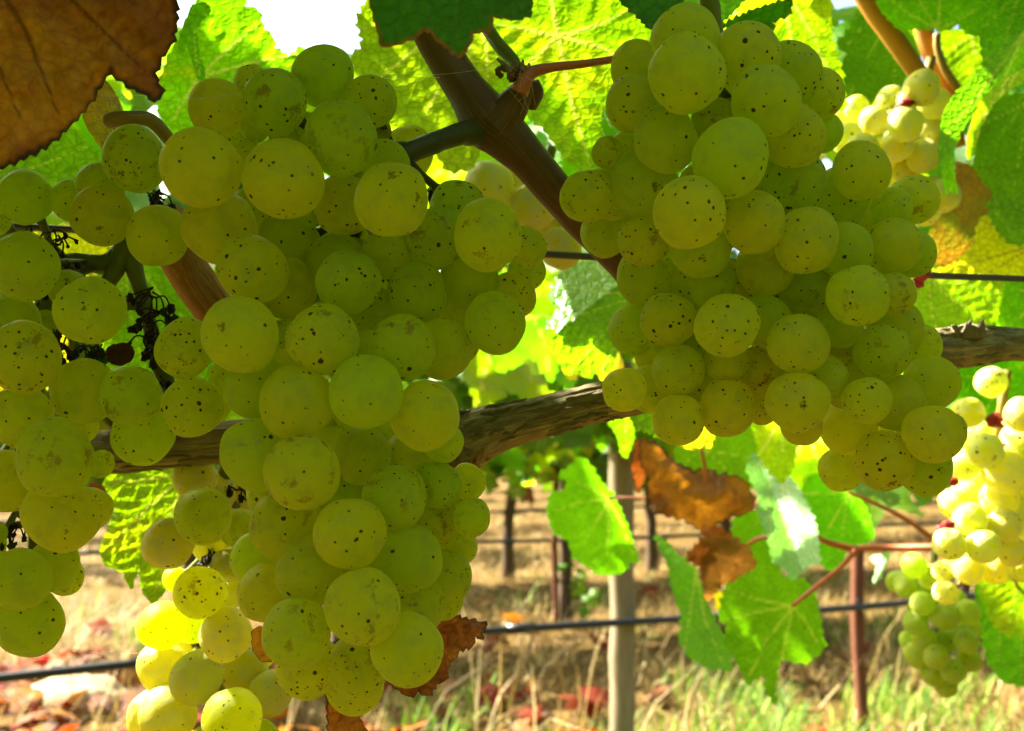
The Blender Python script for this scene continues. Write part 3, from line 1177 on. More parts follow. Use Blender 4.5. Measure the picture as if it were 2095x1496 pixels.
# steel stakes
for R0, A, px, r, h, lab, back in ((R1, A1, 1752, 0.0185, 0.80, 'rusty brown steel stake standing behind the broad green leaf', 0.03),
                                   (R2, A2, 1134, 0.013, 0.86, 'thin dark steel stake beside the trunk in the second row', -0.02)):
    p = grounded(on_row(R0, A, px) + Vector((0, back, 0)))
    root = thing('steel_stake', p, lab, 'stake', 'stakes in the vine rows')
    mb = MB()
    pts = [(p + Vector((0.004 * math.sin(k), 0, -0.1 + (h + .1) * k / 10)), r) for k in range(11)]
    mb.tube(pts, 8, rough=0.06, freq=30)
    mb.build('rod', STAKE, root)
    MB().tube([(p + Vector((-r * 1.2, -r, 0.40)), 0.002), (p + Vector((r * 1.2, -r, 0.395)), 0.002)], 6).build('clip', WIRE, root)

# young green suckers at the foot of the second row's trunk
p = grounded(on_row(R2, A2, 1168))
root = thing('sucker_shoot', p, 'small green sucker growing at the foot of the dark stake', 'plant')
mb = MB().tube([(p + Vector((0.0, 0, -0.02)), 0.004), (p + Vector((0.02, 0, 0.12)), 0.003), (p + Vector((0.03, 0, 0.28)), 0.0015)], 6)
mb.build('stem', STEM, root)
for k in range(16):
    place_leaf(COARSE[R.choice(['green', 'lime'])], p + Vector((0.02 + R.gauss(0, 0.05), R.gauss(0, .04), 0.05 + 0.26 * k / 16)), R.uniform(.022, .04),
               Vector((R.gauss(0, .6), -.5, .7)), Vector((R.gauss(0, 1), R.gauss(0, 1), -0.6)), root)

# ------------------------------------------------------------------ the near vine: wood
tb = P(2560, 760, 0.42)
tb = Vector((tb.x, tb.y, ground_z(tb.x, tb.y)))
vine = thing('grapevine', tb, 'near vine whose grey cordon and brown shoot cross the picture above the hanging bunches', 'vine')


def path(pix, n=6):
    """(x, y, distance, thickness in the photograph) -> smooth path of (point, radius)."""
    return smooth_path([(P(x, y, d), w / 2 * d / F) for x, y, d, w in pix], n)


# old wood, left to right, with its swelling and torn end at the joint
CORDON = [(120, 905, .302, 80), (190, 925, .30, 88), (330, 918, .298, 84), (470, 905, .296, 88), (640, 892, .295, 92), (800, 890, .292, 98), (900, 894, .29, 112),
          (950, 900, .289, 124), (985, 888, .289, 110), (1030, 872, .289, 94), (1100, 855, .289, 86), (1180, 834, .29, 82), (1260, 816, .292, 82), (1400, 786, .297, 80),
          (1560, 755, .304, 76), (1740, 722, .312, 74), (1880, 714, .32, 78), (1950, 712, .324, 86), (1995, 706, .327, 90), (2040, 704, .33, 72), (2120, 708, .335, 64), (2300, 730, .36, 74),
          (2480, 770, .40, 100)]
cpath = path(CORDON, 18)
MB().tube(cpath, 72, ridges=0.075, rough=0.03, freq=350).build('cordon', BARK, vine)


def bark_strips(pth, lo, hi, n, mat):
    """Loose fibres of bark lying along a length of old wood."""
    idx = [i for i, (p, r) in enumerate(pth) if lo < PX(p)[0] < hi]
    for _ in range(n):
        ln = R.randint(4, 16)
        i0 = R.randint(idx[0], max(idx[0], idx[-1] - ln))
        a = R.uniform(-1.25, 1.25)
        w = R.uniform(.00022, .0007)
        pts = []
        for k in range(ln + 1):
            if i0 + k + 1 >= len(pth):
                break
            p, r = pth[i0 + k]
            t = (pth[i0 + k + 1][0] - p).normalized()
            v = (CAM - p).normalized()
            v = (v - t * v.dot(t)).normalized()
            u = t.cross(v)
            f = k / ln
            lift = 1.0 + 0.05 * noise.noise(Vector((i0 * .7 + k * .35, a * 3, 2))) + (0.10 * (f - .8) / .2 if f > .8 else 0)
            aa = a + 0.12 * noise.noise(Vector((k * .3, i0, 5)))
            pts.append((p + (v * math.cos(aa) + u * math.sin(aa)) * r * lift, w * (0.35 + math.sin(math.pi * min(.95, f + .08)))))
        if len(pts) > 2:
            MB().tube(pts, 5, rough=0.5, freq=900).build('bark_strip', mat, vine)


bark_strips(cpath, 190, 480, 26, BARK)
bark_strips(cpath, 860, 1300, 60, BARK)
bark_strips(cpath, 1880, 2100, 34, BARK)
# burr and torn bark under the joint
mb = MB()
mb.tube(path([(1020, 884, .2885, 70), (985, 908, .286, 66), (955, 930, .284, 56), (938, 948, .283, 30)], 8), 40, ridges=0.12, rough=0.06, freq=300)
mb.build('spur', BARK, vine)
for k in range(26):
    x = 915 + k * 2.9 + R.uniform(-3, 3)
    y = 938 + R.uniform(-6, 8) - 12 * abs(k - 10) / 12
    MB().tube(path([(x, y, .2815, 6), (x + R.uniform(-6, 4), y + 12, .281, 5), (x + R.uniform(-12, 8), y + R.uniform(16, 34), .281 + R.uniform(-.002, .002), 2)], 3), 5, rough=0.6, freq=900).build('bark_strip', R.choice([PEELED, BARK]), vine)
# ragged bud on the right hand end
for k in range(9):
    x = 1955 + k * 7
    MB().tube(path([(x, 690, .318, 16), (x + R.uniform(-6, 8), 674, .317, 14), (x + R.uniform(-8, 14), 662 + R.uniform(-8, 8), .316, 5)], 3), 6, rough=0.8, freq=500).build('bark_strip', BARK, vine)

tp_ = P(2480, 770, .40)
MB().tube(smooth_path([(tb + Vector((0, 0, -.05)), .024), (tb + Vector((.012, .01, .3)), .021), (tb + Vector((-.01, 0, .6)), .02), (tp_ + Vector((0.012, 0, -.03)), .018), (tp_, .013)], 10), 24, ridges=0.14).build('trunk', TRUNK, vine)

# the brown fruiting shoot with its node
MB().tube(path([(800, -120, .262, 70), (868, 40, .266, 74), (905, 110, .268, 76), (955, 185, .268, 84), (1000, 248, .266, 116), (1030, 275, .266, 104), (1080, 325, .268, 82), (1140, 395, .272, 76),
                (1196, 452, .278, 82), (1300, 560, .286, 80), (1390, 690, .292, 84), (1400, 800, .298, 84)], 10), 40, ridges=0.02, rough=0.02, freq=160).build('shoot', CANE, vine)
MB().tube(path([(1012, 262, .264, 96), (1045, 222, .2625, 74), (1066, 188, .26, 50), (1072, 166, .259, 34)], 7), 24, ridges=0.06, rough=0.04, freq=200).build('node', CANE, vine)
MB().tube(path([(1080, 215, .266, 40), (1090, 190, .264, 46), (1088, 165, .263, 30)], 6), 16, rough=0.05, freq=260).build('bud', CANE, vine)
mb = MB()
for k in range(14):
    x, y = 1045 + R.uniform(-22, 34), 142 + R.uniform(-12, 14)
    mb = MB().tube(path([(x, y + 12, .2575, 13), (x + R.uniform(-9, 9), y, .256, 12), (x + R.uniform(-14, 12), y - 12, .2555, 4)], 3), 6, rough=0.6, freq=900)
    mb.build('bud_scale', R.choice([STEM_TAN, CANE, BARK]), vine)
MB().tube(path([(1062, 165, .262, 28), (1050, 125, .265, 26), (1015, 85, .27, 28), (975, 20, .28, 26), (940, -60, .29, 24)], 6), 14, rough=0.03, freq=200).build('petiole', STEM, vine)
MB().tube(path([(1062, 190, .256, 40), (1075, 165, .2555, 30), (1090, 148, .256, 26), (1130, 138, .257, 19), (1200, 130, .26, 16), (1275, 118, .266, 15), (1360, 100, .28, 14)], 7), 14, rough=0.02, freq=200).build('petiole', STEM_RED, vine)
# peeling old shoot on the left
MB().tube(path([(330, 440, .292, 84), (365, 520, .29, 84), (405, 585, .288, 86), (450, 650, .286, 84), (520, 760, .288, 84), (600, 870, .292, 84)], 8), 32, ridges=0.07).build('shoot', PEELED, vine)
# curved green stalk in front of the webbed leaf
MB().tube(path([(222, 248, .246, 30), (238, 244, .245, 33), (270, 242, .245, 30), (305, 245, .247, 30), (335, 272, .25, 28), (360, 312, .256, 26), (380, 380, .262, 22)], 8), 18, rough=0.02, freq=200).build('petiole', STEM_TAN, vine)
# shoots at the upper right
MB().tube(path([(1690, -130, .50, 40), (1755, -30, .5, 42), (1790, 25, .5, 42), (1840, 95, .5, 40), (1890, 170, .505, 38), (1930, 260, .52, 36)], 6), 20, rough=0.02, freq=120).build('shoot', CANE_O, vine)
MB().tube(path([(1868, -120, .53, 36), (1878, 0, .53, 38), (1892, 70, .53, 38), (1915, 130, .53, 38), (1945, 200, .53, 34), (1960, 300, .53, 30)], 6), 18, rough=0.02, freq=120).build('shoot', CANE_O, vine)
MB().tube(path([(1917, 70, .52, 15), (1918, 100, .52, 15), (1932, 140, .52, 16), (1958, 180, .522, 17), (1990, 230, .53, 16)], 6), 10).build('petiole', STEM_TAN, vine)

# trellis wire behind the bunches
wr = thing('trellis_wire', P(1000, 515, .335), 'dark trellis wire running level behind the bunches above the cordon', 'wire')
MB().tube(path([(-400, 440, .325, 15), (20, 463, .33, 15), (700, 500, .335, 15), (1220, 526, .34, 15), (1890, 563, .35, 14), (2095, 571, .355, 13), (2500, 592, .37, 13)], 6), 12).build('strand', WIRE, wr)

# ------------------------------------------------------------------ the near vine: leaves traced where they hang
ofs = [0]


def TL(outline, d, mat, j, tips, label=None, **kw):
    ofs[0] += 1
    return traced_leaf('leaf', outline, d, mat, vine, j, tips, label=label, seed=ofs[0], **kw)


def stalk(leaf, pix, mat):
    MB().tube(path(pix, 5), 10, rough=0.02, freq=200).build('petiole', mat, leaf)


# big withered leaf, upper left, close to the lens
TL([(-160, -170), (120, -230), (330, -120), (362, 0), (362, 48), (352, 92), (332, 118), (318, 150), (326, 172), (334, 192), (328, 205), (316, 211), (300, 196), (276, 184), (252, 168), (238, 166),
    (226, 140), (219, 158), (200, 184), (182, 214), (150, 252), (108, 290), (62, 318), (0, 346), (-120, 380), (-260, 250), (-280, 0)], .196, BROWN, (-60, -120), [(45, 250), (300, 150), (340, -20), (-120, 320), (130, 260)],
   'large withered brown leaf with dark torn edge', tilt=(0.1, -0.25), crumple=0.004, teeth=5, period=26, spacing=7.5, relief=.0012)
# dark green leaf, top middle
TL([(748, -160), (755, 0), (768, 50), (781, 97), (805, 94), (832, 84), (852, 78), (866, 62), (880, 66), (900, 88), (930, 112), (944, 118), (958, 98), (968, 70), (985, 66), (1004, 68), (1008, 36), (1030, 38),
    (1055, 42), (1074, 36), (1086, 38), (1090, 0), (1120, -90), (1060, -220), (860, -240)], .185, DARK, (925, -190), [(800, 70), (935, 110), (1070, 20), (745, -60), (1110, -100)],
   'dark shaded leaf with browned lobed edge above the shoot', tilt=(0.1, -0.5), teeth=3, period=24, spacing=7)
# broad backlit leaf behind the shoot
TL([(985, 60), (1000, -30), (1090, -110), (1250, -120), (1345, -30), (1345, 60), (1300, 110), (1270, 160), (1245, 215), (1232, 225), (1224, 250), (1228, 275), (1238, 300), (1228, 335), (1195, 350), (1160, 330), (1110, 260), (1060, 220),
    (1010, 180), (990, 120)], .36, LIME, (1142, 75), [(1010, 50), (1290, 20), (1210, 345), (1300, 130), (1120, -100), (1030, 200)],
   'broad yellow green leaf glowing with the sun behind it', tilt=(0.05, -0.55), relief=.0028, teeth=5, period=24, spacing=6)
# leaf left of the shoot
TL([(720, 112), (738, 100), (742, 80), (731, 45), (745, 10), (800, -60), (900, -80), (985, -20), (1010, 60), (1015, 130), (1000, 220), (990, 290), (965, 345), (920, 350), (880, 300), (830, 268), (790, 250), (740, 215), (724, 160)],
   .345, LIME, (960, -10), [(735, 60), (730, 200), (850, 280), (960, 330), (1000, 200)], tilt=(0.0, -0.5), relief=.0026, teeth=5, period=24, spacing=6)
# puckered leaf at the left top with a rolled fold
TL([(340, 130), (362, 85), (385, 40), (398, 8), (440, -30), (505, -60), (500, 12), (528, 22), (540, 60), (556, 72), (562, 98), (590, 116), (618, 96), (640, 120), (640, 180), (600, 260), (520, 330), (440, 330), (370, 300), (330, 240), (318, 190)],
   .335, LIME, (405, 160), [(400, 0), (530, 50), (610, 110), (590, 250), (460, 320), (350, 260)], tilt=(0.1, -0.45), relief=.003, teeth=4, period=22, spacing=6)
TL([(362, 100), (372, 60), (392, 12), (420, 4), (432, 22), (400, 60), (408, 110), (420, 150), (412, 190), (392, 120), (384, 90), (372, 110)], .318, GREEN, (405, 170), [(395, 20), (420, 20)],
   'narrow leaf edge curled over and shining', tilt=(0.9, 0.2), teeth=2, spacing=6)
# webbed leaf behind the curved stalk
TL([(212, 160), (228, 178), (246, 210), (262, 260), (300, 300), (330, 330), (290, 345), (230, 330), (205, 300), (178, 262), (168, 238), (180, 205), (198, 180)], .262, TAN, (215, 300), [(212, 165), (250, 240), (175, 240)],
   'drab leaf wrapped in spider silk', tilt=(0.3, 0.2), crumple=.003, teeth=1, spacing=6)
# green leaf under the withered one
TL([(-120, 330), (0, 350), (60, 320), (108, 288), (150, 262), (178, 300), (205, 318), (190, 340), (170, 380), (100, 420), (0, 430), (-120, 430)], .30, GREEN, (-60, 400), [(180, 300), (110, 290), (150, 370), (60, 420)],
   tilt=(0.1, -0.3), teeth=5, period=18, spacing=6)
# leaves seen between the left bunches
TL([(200, 560), (255, 470), (330, 520), (430, 560), (470, 700), (420, 800), (330, 790), (250, 800), (210, 700)], .352, GREEN, (250, 500), [(300, 780), (430, 700), (440, 580), (220, 720)], tilt=(0, -0.3), teeth=6, spacing=7)
TL([(70, 470), (250, 440), (300, 500), (260, 560), (190, 650), (110, 640), (60, 560)], .372, YELLOW, (260, 470), [(80, 480), (120, 640), (240, 540)], tilt=(0.1, -0.5), teeth=6, spacing=8)
TL([(430, 560), (520, 520), (560, 760), (500, 880), (440, 860), (420, 740)], .36, LIME, (470, 560), [(500, 860), (550, 740), (440, 800)], tilt=(0, -0.3), teeth=6, spacing=8)
TL([(230, 690), (330, 640), (400, 800), (350, 860), (230, 830)], .39, LIME, (330, 660), [(240, 820), (360, 850)], tilt=(0, -0.4), teeth=6, spacing=9)
TL([(-40, 620), (60, 600), (130, 640), (140, 760), (60, 820), (-60, 800)], .40, YELLOW, (40, 620), [(60, 810), (130, 740), (-40, 780)], tilt=(0, -0.4), teeth=6, spacing=9)
TL([(470, 130), (560, 118), (720, 200), (700, 330), (560, 400), (440, 330)], .44, LIME, (540, 130), [(470, 320), (560, 390), (690, 320)], tilt=(0, -0.4), teeth=6, spacing=9)
# low left leaf beside the sunlit bunch
TL([(212, 985), (238, 950), (290, 940), (360, 948), (400, 1000), (405, 1080), (352, 1115), (334, 1165), (340, 1208), (312, 1238), (290, 1206), (284, 1164), (266, 1207), (254, 1172), (212, 1155), (205, 1118), (225, 1072), (234, 1040)],
   .352, LIME, (395, 960), [(222, 985), (210, 1130), (265, 1195), (310, 1225), (330, 1150)], 'puckered bright leaf hanging below the cordon', tilt=(-0.2, -0.35), relief=.003, teeth=3, period=26, spacing=5.5)
# glossy leaf in the middle
TL([(1290, 556), (1260, 540), (1188, 536), (1146, 560), (1130, 592), (1126, 616), (1150, 630), (1118, 662), (1126, 672), (1150, 668), (1121, 714), (1140, 728), (1146, 748), (1166, 768), (1190, 755), (1194, 772), (1216, 764), (1248, 756),
    (1262, 722), (1280, 700), (1300, 620)], .40, GLOSSY, (1330, 600), [(1135, 580), (1120, 665), (1165, 765), (1230, 760), (1190, 540)], 'glossy toothed leaf with sun glare on its upper half', tilt=(0.2, 0.0), fold=(1115, 700, 1280, 575, 1.5, 1), relief=.006, teeth=5, period=20, spacing=5)
# leaf with a small hole in front of the post
TL([(1143, 972), (1186, 936), (1206, 950), (1226, 984), (1256, 1016), (1277, 1062), (1308, 1150), (1286, 1146), (1283, 1164), (1256, 1176), (1226, 1174), (1196, 1155), (1170, 1136), (1166, 1110), (1130, 1085), (1120, 1050), (1126, 1012),
    (1162, 1001), (1160, 986)], .78, GREEN, (1246, 1020), [(1150, 975), (1122, 1050), (1180, 1140), (1240, 1170), (1300, 1145)], 'flat green leaf hanging in front of the weathered post', tilt=(0.4, -0.25), relief=.003, teeth=4, period=20, spacing=6)
L = TL([(1340, 1095), (1366, 1110), (1386, 1136), (1426, 1166), (1441, 1216), (1462, 1272), (1490, 1312), (1496, 1372), (1450, 1366), (1410, 1345), (1390, 1310), (1396, 1262), (1376, 1205), (1366, 1150)], .74, GREEN, (1425, 1165),
       [(1345, 1100), (1480, 1360), (1400, 1335)], 'narrow folded green leaf hanging beside the broad one', tilt=(-0.7, -0.1), relief=.003, teeth=4, period=20, spacing=6)
L = TL([(1482, 1205), (1512, 1166), (1560, 1156), (1602, 1180), (1650, 1190), (1668, 1220), (1680, 1280), (1686, 1326), (1666, 1346), (1640, 1356), (1594, 1346), (1588, 1395), (1586, 1442), (1566, 1412), (1568, 1378), (1556, 1380),
        (1530, 1402), (1502, 1342), (1480, 1312), (1490, 1280), (1470, 1262), (1474, 1240)], .72, GREEN, (1622, 1240), [(1485, 1205), (1480, 1270), (1530, 1390), (1585, 1430), (1675, 1320)], 'broad three lobed green leaf with one sunlit patch',
       tilt=(0.2, -0.3), relief=.003, teeth=5, period=20, spacing=6)
stalk(L, [(1622, 1240, .715, 9), (1670, 1200, .71, 9), (1720, 1160, .70, 10), (1752, 1125, .695, 12)], STEM_RED)
# sun struck leaf, white with glare
TL([(1526, 960), (1540, 930), (1570, 940), (1622, 985), (1650, 1030), (1670, 1080), (1678, 1150), (1650, 1160), (1622, 1188), (1610, 1170), (1580, 1142), (1572, 1100), (1555, 1060), (1552, 1010)], .66, GLOSSY, (1590, 900),
   [(1535, 965), (1580, 1130), (1620, 1180), (1670, 1140), (1630, 1000)], 'bright leaf struck by the sun with white glare', tilt=(-1.0, -1.1), fold=(1650, 1190, 1560, 950, -0.9, 1), relief=.003, teeth=4, period=18, spacing=6)
L = TL([(1640, 1000), (1660, 970), (1735, 1000), (1765, 1030), (1790, 1095), (1770, 1115), (1730, 1120), (1725, 1150), (1700, 1168), (1660, 1140), (1640, 1080)], .76, GREEN, (1735, 1006), [(1645, 1010), (1660, 1130), (1710, 1160), (1780, 1095)],
       tilt=(0.1, -0.2), relief=.003, teeth=4, period=18, spacing=6)
stalk(L, [(1735, 1006, .755, 8), (1790, 1030, .75, 9), (1850, 1060, .745, 10), (1912, 1105, .74, 12)], STEM_RED)
TL([(1385, 900), (1420, 870), (1540, 880), (1560, 960), (1540, 1000), (1480, 985), (1430, 960), (1380, 950)], .80, GREEN, (1440, 920), [(1390, 905), (1550, 940), (1520, 990), (1400, 950)], tilt=(0, -0.3), teeth=5, period=18, spacing=6)
TL([(1500, 1060), (1560, 1040), (1600, 1090), (1590, 1170), (1540, 1180), (1500, 1150)], .82, GREEN, (1560, 1050), [(1510, 1150), (1590, 1160)], tilt=(0, -0.3), teeth=5, period=18, spacing=6)
TL([(1545, 812), (1568, 806), (1600, 860), (1632, 900), (1622, 960), (1600, 990), (1570, 960), (1552, 930), (1545, 880)], .62, LIME, (1600, 830), [(1555, 930), (1600, 985), (1630, 905)], tilt=(0.2, -0.2), teeth=4, period=18, spacing=6)
TL([(1380, 905), (1445, 868), (1462, 888), (1452, 918), (1440, 912), (1410, 920)], .45, YELLOW, (1440, 912), [(1385, 905), (1450, 880)], 'yellow tip of a leaf under the hanging grapes', tilt=(0.1, -0.3), teeth=3, period=14, spacing=5)
TL([(1290, 850), (1330, 830), (1400, 860), (1385, 880), (1345, 895), (1326, 884), (1300, 878)], .36, GREEN, (1330, 835), [(1340, 890), (1390, 870)], tilt=(0.1, -0.3), teeth=3, period=14, spacing=5)
TL([(1235, 850), (1296, 850), (1296, 900), (1282, 938), (1272, 930), (1262, 890)], .62, LIME, (1280, 840), [(1276, 930), (1290, 880)], tilt=(0.1, -0.3), teeth=2, period=14, spacing=5)
# withered leaves hanging below the right hand bunch
L = TL([(1310, 900), (1328, 905), (1346, 912), (1380, 945), (1420, 965), (1442, 960), (1470, 972), (1512, 976), (1532, 1000), (1545, 1030), (1530, 1050), (1500, 1056), (1470, 1070), (1440, 1088), (1400, 1062), (1335, 1048), (1326, 1010), (1330, 980), (1312, 950)],
       .70, RUST, (1442, 962), [(1330, 1040), (1440, 1085), (1535, 1040), (1330, 920)], 'orange brown withered leaf hanging in front of green ones', tilt=(0.2, -0.2), crumple=.012, teeth=5, period=22, spacing=5.5)
stalk(L, [(1446, 985, .69, 9), (1442, 955, .69, 8), (1436, 922, .69, 7), (1430, 890, .70, 7)], STEM_RED)
TL([(1406, 1140), (1440, 1100), (1436, 1075), (1470, 1078), (1500, 1100), (1530, 1120), (1548, 1155), (1510, 1180), (1470, 1200), (1448, 1232), (1436, 1190), (1432, 1160)], .68, PALE, (1450, 1085), [(1445, 1225), (1540, 1150), (1415, 1140)],
   'crumpled dead leaf with pale sunlit edges', tilt=(0.3, 0.5), crumple=.022, teeth=5, period=18, spacing=5)
TL([(1300, 905), (1316, 900), (1320, 980), (1305, 1010), (1292, 960)], .80, RUST, (1308, 905), [(1305, 1000)], tilt=(0.3, 0), crumple=.01, teeth=3, period=14, spacing=5)
TL([(1458, 1210), (1500, 1215), (1505, 1240), (1470, 1250)], .80, YELLOW, (1460, 1215), [(1500, 1235)], tilt=(0, 0), teeth=3, spacing=5)
# below the centre bunch
TL([(880, 1262), (915, 1258), (960, 1268), (998, 1278), (985, 1296), (990, 1310), (972, 1302), (968, 1322), (940, 1330), (930, 1350), (918, 1350), (912, 1392), (892, 1400), (878, 1424), (855, 1416), (836, 1426), (800, 1402), (780, 1380), (820, 1330)],
   .268, RUST, (810, 1370), [(990, 1280), (915, 1345), (880, 1420), (840, 1420)], 'rust coloured dry leaf with ragged edge under the middle bunch', tilt=(0.4, -0.3), crumple=.005, teeth=4, period=18, spacing=5)
TL([(668, 1420), (700, 1405), (722, 1440), (735, 1470), (752, 1500), (740, 1540), (690, 1550), (672, 1500)], .262, RUST, (690, 1410), [(700, 1540), (740, 1500)], 'scrap of rust brown leaf below the middle bunch', tilt=(0.4, -0.2), crumple=.004, teeth=3, period=18, spacing=5)
TL([(515, 1290), (535, 1280), (545, 1310), (556, 1355), (530, 1350), (516, 1325)], .262, BROWN, (530, 1285), [(540, 1350)], tilt=(0.4, 0), crumple=.004, teeth=2, spacing=5)
TL([(218, 712), (236, 704), (262, 702), (276, 720), (268, 740), (240, 748), (220, 738)], .258, SCRAP, (276, 718), [(220, 720), (245, 745)], 'small dark dry leaf scrap among shrivelled berries', tilt=(0.4, 0), crumple=.003, teeth=2, spacing=4)
TL([(640, 540), (700, 530), (800, 480), (830, 540), (790, 600), (700, 600)], .30, SCRAP, (700, 540), [(820, 550), (760, 600)], tilt=(0.1, 0), crumple=.004, teeth=2, spacing=9)

# upper right
TL([(1255, -40), (1330, -50), (1400, 0), (1392, 20), (1360, 50), (1330, 60), (1300, 30), (1270, 5)], .235, DARK, (1330, -40), [(1345, 55), (1390, 10)], tilt=(0.2, -0.4), teeth=3, period=16, spacing=5)
TL([(1395, -60), (1540, -60), (1530, -10), (1505, 20), (1470, 52), (1440, 30), (1400, 10)], .30, GREEN, (1450, -60), [(1472, 48), (1530, -10)], tilt=(0.2, -0.4), relief=.003, teeth=3, period=16, spacing=6)
TL([(1470, 55), (1540, 20), (1600, 2), (1622, 0), (1615, 30), (1580, 45), (1585, 60), (1560, 75), (1530, 60)], .30, DARK, (1480, 52), [(1615, 10), (1580, 60)], 'dark pointed leaf tip lying on the right hand bunch', tilt=(0.2, 0.6), teeth=4, period=16, spacing=5)
TL([(1500, 60), (1530, -60), (1640, -80), (1700, -20), (1700, 80), (1720, 140), (1730, 220), (1640, 240), (1540, 180)], .44, LIME, (1600, -30), [(1520, 150), (1640, 230), (1720, 200), (1690, 20)], tilt=(0, -0.4), relief=.003, teeth=5, period=20, spacing=7)
TL([(1712, 90), (1740, 60), (1770, -10), (1860, -30), (1870, 60), (1880, 150), (1840, 180), (1790, 205), (1745, 230), (1722, 220), (1712, 165), (1735, 110)], .56, GREEN, (1850, -10), [(1725, 100), (1730, 210), (1830, 180)],
   'mid green leaf behind the orange shoots', tilt=(0, -0.3), relief=.003, teeth=7, period=24, spacing=7)
TL([(1780, -60), (1900, -120), (2070, -80), (2090, 0), (2030, 60), (1985, 72), (1960, 50), (1935, 62), (1890, 58), (1840, 60), (1800, 20)], .47, GREEN, (1920, 62), [(1800, -20), (1860, -60), (1935, -100), (2040, -10)],
   'shaded leaf spread across the top of the orange shoots', tilt=(0, -0.5), relief=.002, teeth=4, period=20, spacing=6)
TL([(2010, -80), (2140, -100), (2160, 60), (2095, 90), (2070, 140), (2040, 200), (2010, 120), (2000, 40)], .44, GREEN, (2100, -60), [(2010, 60), (2040, 190), (2100, 90)], tilt=(0.1, -0.4), teeth=3, period=20, spacing=7)
TL([(1922, 60), (2010, 62), (2012, 150), (1990, 200), (1960, 170), (1930, 120)], .58, LIME, (1990, 70), [(1930, 120), (1990, 195), (2010, 140)], tilt=(0, -0.4), relief=.004, teeth=3, spacing=6)
# long folded leaf drooping at the right, two tips
TL([(2120, 40), (2060, 85), (2015, 120), (1985, 160), (1955, 190), (1932, 225), (1922, 270), (1920, 315), (1925, 350), (1932, 385), (1938, 404), (1944, 386), (1954, 398), (1960, 395), (1950, 345), (1952, 310), (1965, 275), (1988, 235), (2010, 195), (2050, 165), (2120, 120)],
   .40, GREEN, (2100, 60), [(1940, 395), (1925, 290)], 'long folded leaf drooping to a sunlit yellow tip', tilt=(0.5, -0.1), relief=.0015, teeth=1.5, period=24, spacing=6, fold=(2080, 100, 1938, 330, 0.5))
TL([(2130, 70), (2090, 110), (2045, 160), (2010, 200), (1990, 240), (1980, 280), (1978, 320), (1986, 332), (1996, 300), (2006, 262), (2030, 215), (2070, 180), (2130, 150)], .41, LIME, (2110, 90), [(1984, 325), (2000, 250)],
   'pale yellow strip of leaf lit by the sun', tilt=(0.4, -0.3), relief=.001, teeth=1.5, period=24, spacing=6)
TL([(1985, 240), (2030, 205), (2130, 180), (2150, 330), (2080, 420), (2020, 400), (2000, 360), (1990, 300)], .52, GREEN, (2110, 200), [(2000, 350), (2070, 410), (1995, 260)], tilt=(0, -0.3), teeth=4, spacing=7)
TL([(1960, 330), (1985, 340), (2030, 400), (2040, 470), (2000, 520), (1950, 545), (1905, 540), (1890, 500), (1925, 430)], .50, TAN, (1965, 335), [(1900, 530), (1980, 530), (2030, 450)], 'tan yellow ageing leaf behind the right hand bunch',
   tilt=(0, -0.2), teeth=3, spacing=7)
TL([(2020, 415), (2130, 405), (2140, 490), (2080, 500), (2055, 485), (2045, 478), (2030, 450)], .46, GREEN, (2130, 440), [(2025, 418), (2050, 480)], tilt=(0, -0.3), teeth=6, period=20, spacing=6)
TL([(1895, 555), (1950, 545), (1995, 500), (2000, 460), (2015, 440), (2060, 480), (2140, 490), (2140, 570), (2000, 575), (1930, 570)], .47, YELLOW, (2120, 500), [(1905, 558), (2005, 450), (2000, 570)], 'crinkled yellow green leaf above the wire',
   tilt=(0, -0.4), relief=.003, teeth=4, period=18, spacing=6)
TL([(1865, 590), (1880, 560), (1960, 568), (2056, 578), (2048, 610), (2040, 650), (2020, 670), (1940, 690), (1880, 690)], .44, LIME, (1900, 570), [(2045, 600), (2020, 660), (1920, 690)], 'puckered yellow green leaf between the wire and the cordon',
   tilt=(0, -0.4), relief=.003, teeth=3, period=18, spacing=6)
TL([(2040, 580), (2140, 560), (2140, 690), (2060, 690), (2042, 650), (2050, 610)], .50, GREEN, (2130, 600), [(2045, 600), (2060, 680)], tilt=(0, -0.3), teeth=6, period=20, spacing=7)
TL([(1940, 770), (1990, 735), (2120, 730), (2140, 900), (2040, 910), (1980, 860), (1955, 830)], .62, GREEN, (2100, 740), [(1950, 775), (2000, 870), (2110, 890)], tilt=(0, -0.3), teeth=5, spacing=7)
TL([(1995, 1200), (2040, 1160), (2130, 1180), (2140, 1380), (2095, 1405), (2050, 1395), (2020, 1350), (2005, 1290)], .74, GREEN, (2060, 1160), [(2000, 1230), (2040, 1380), (2090, 1395), (2130, 1250)], 'green leaf hanging beside the lowest bunch', tilt=(0, -0.3), relief=.003, teeth=4, spacing=6)
TL([(2000, 1180), (2050, 1150), (2120, 1160), (2120, 1300), (2060, 1300), (2020, 1260)], .69, LIME, (2080, 1150), [(2010, 1200), (2060, 1290)], tilt=(0, -0.3), relief=.004, teeth=4, spacing=6)
TL([(1780, 1140), (1822, 1128), (1815, 1150), (1800, 1185), (1786, 1192), (1795, 1160)], .85, GLOSSY, (1815, 1130), [(1788, 1188)], 'small pale glossy leaf tip in the sun', tilt=(-1, -1.0), teeth=2, spacing=5)
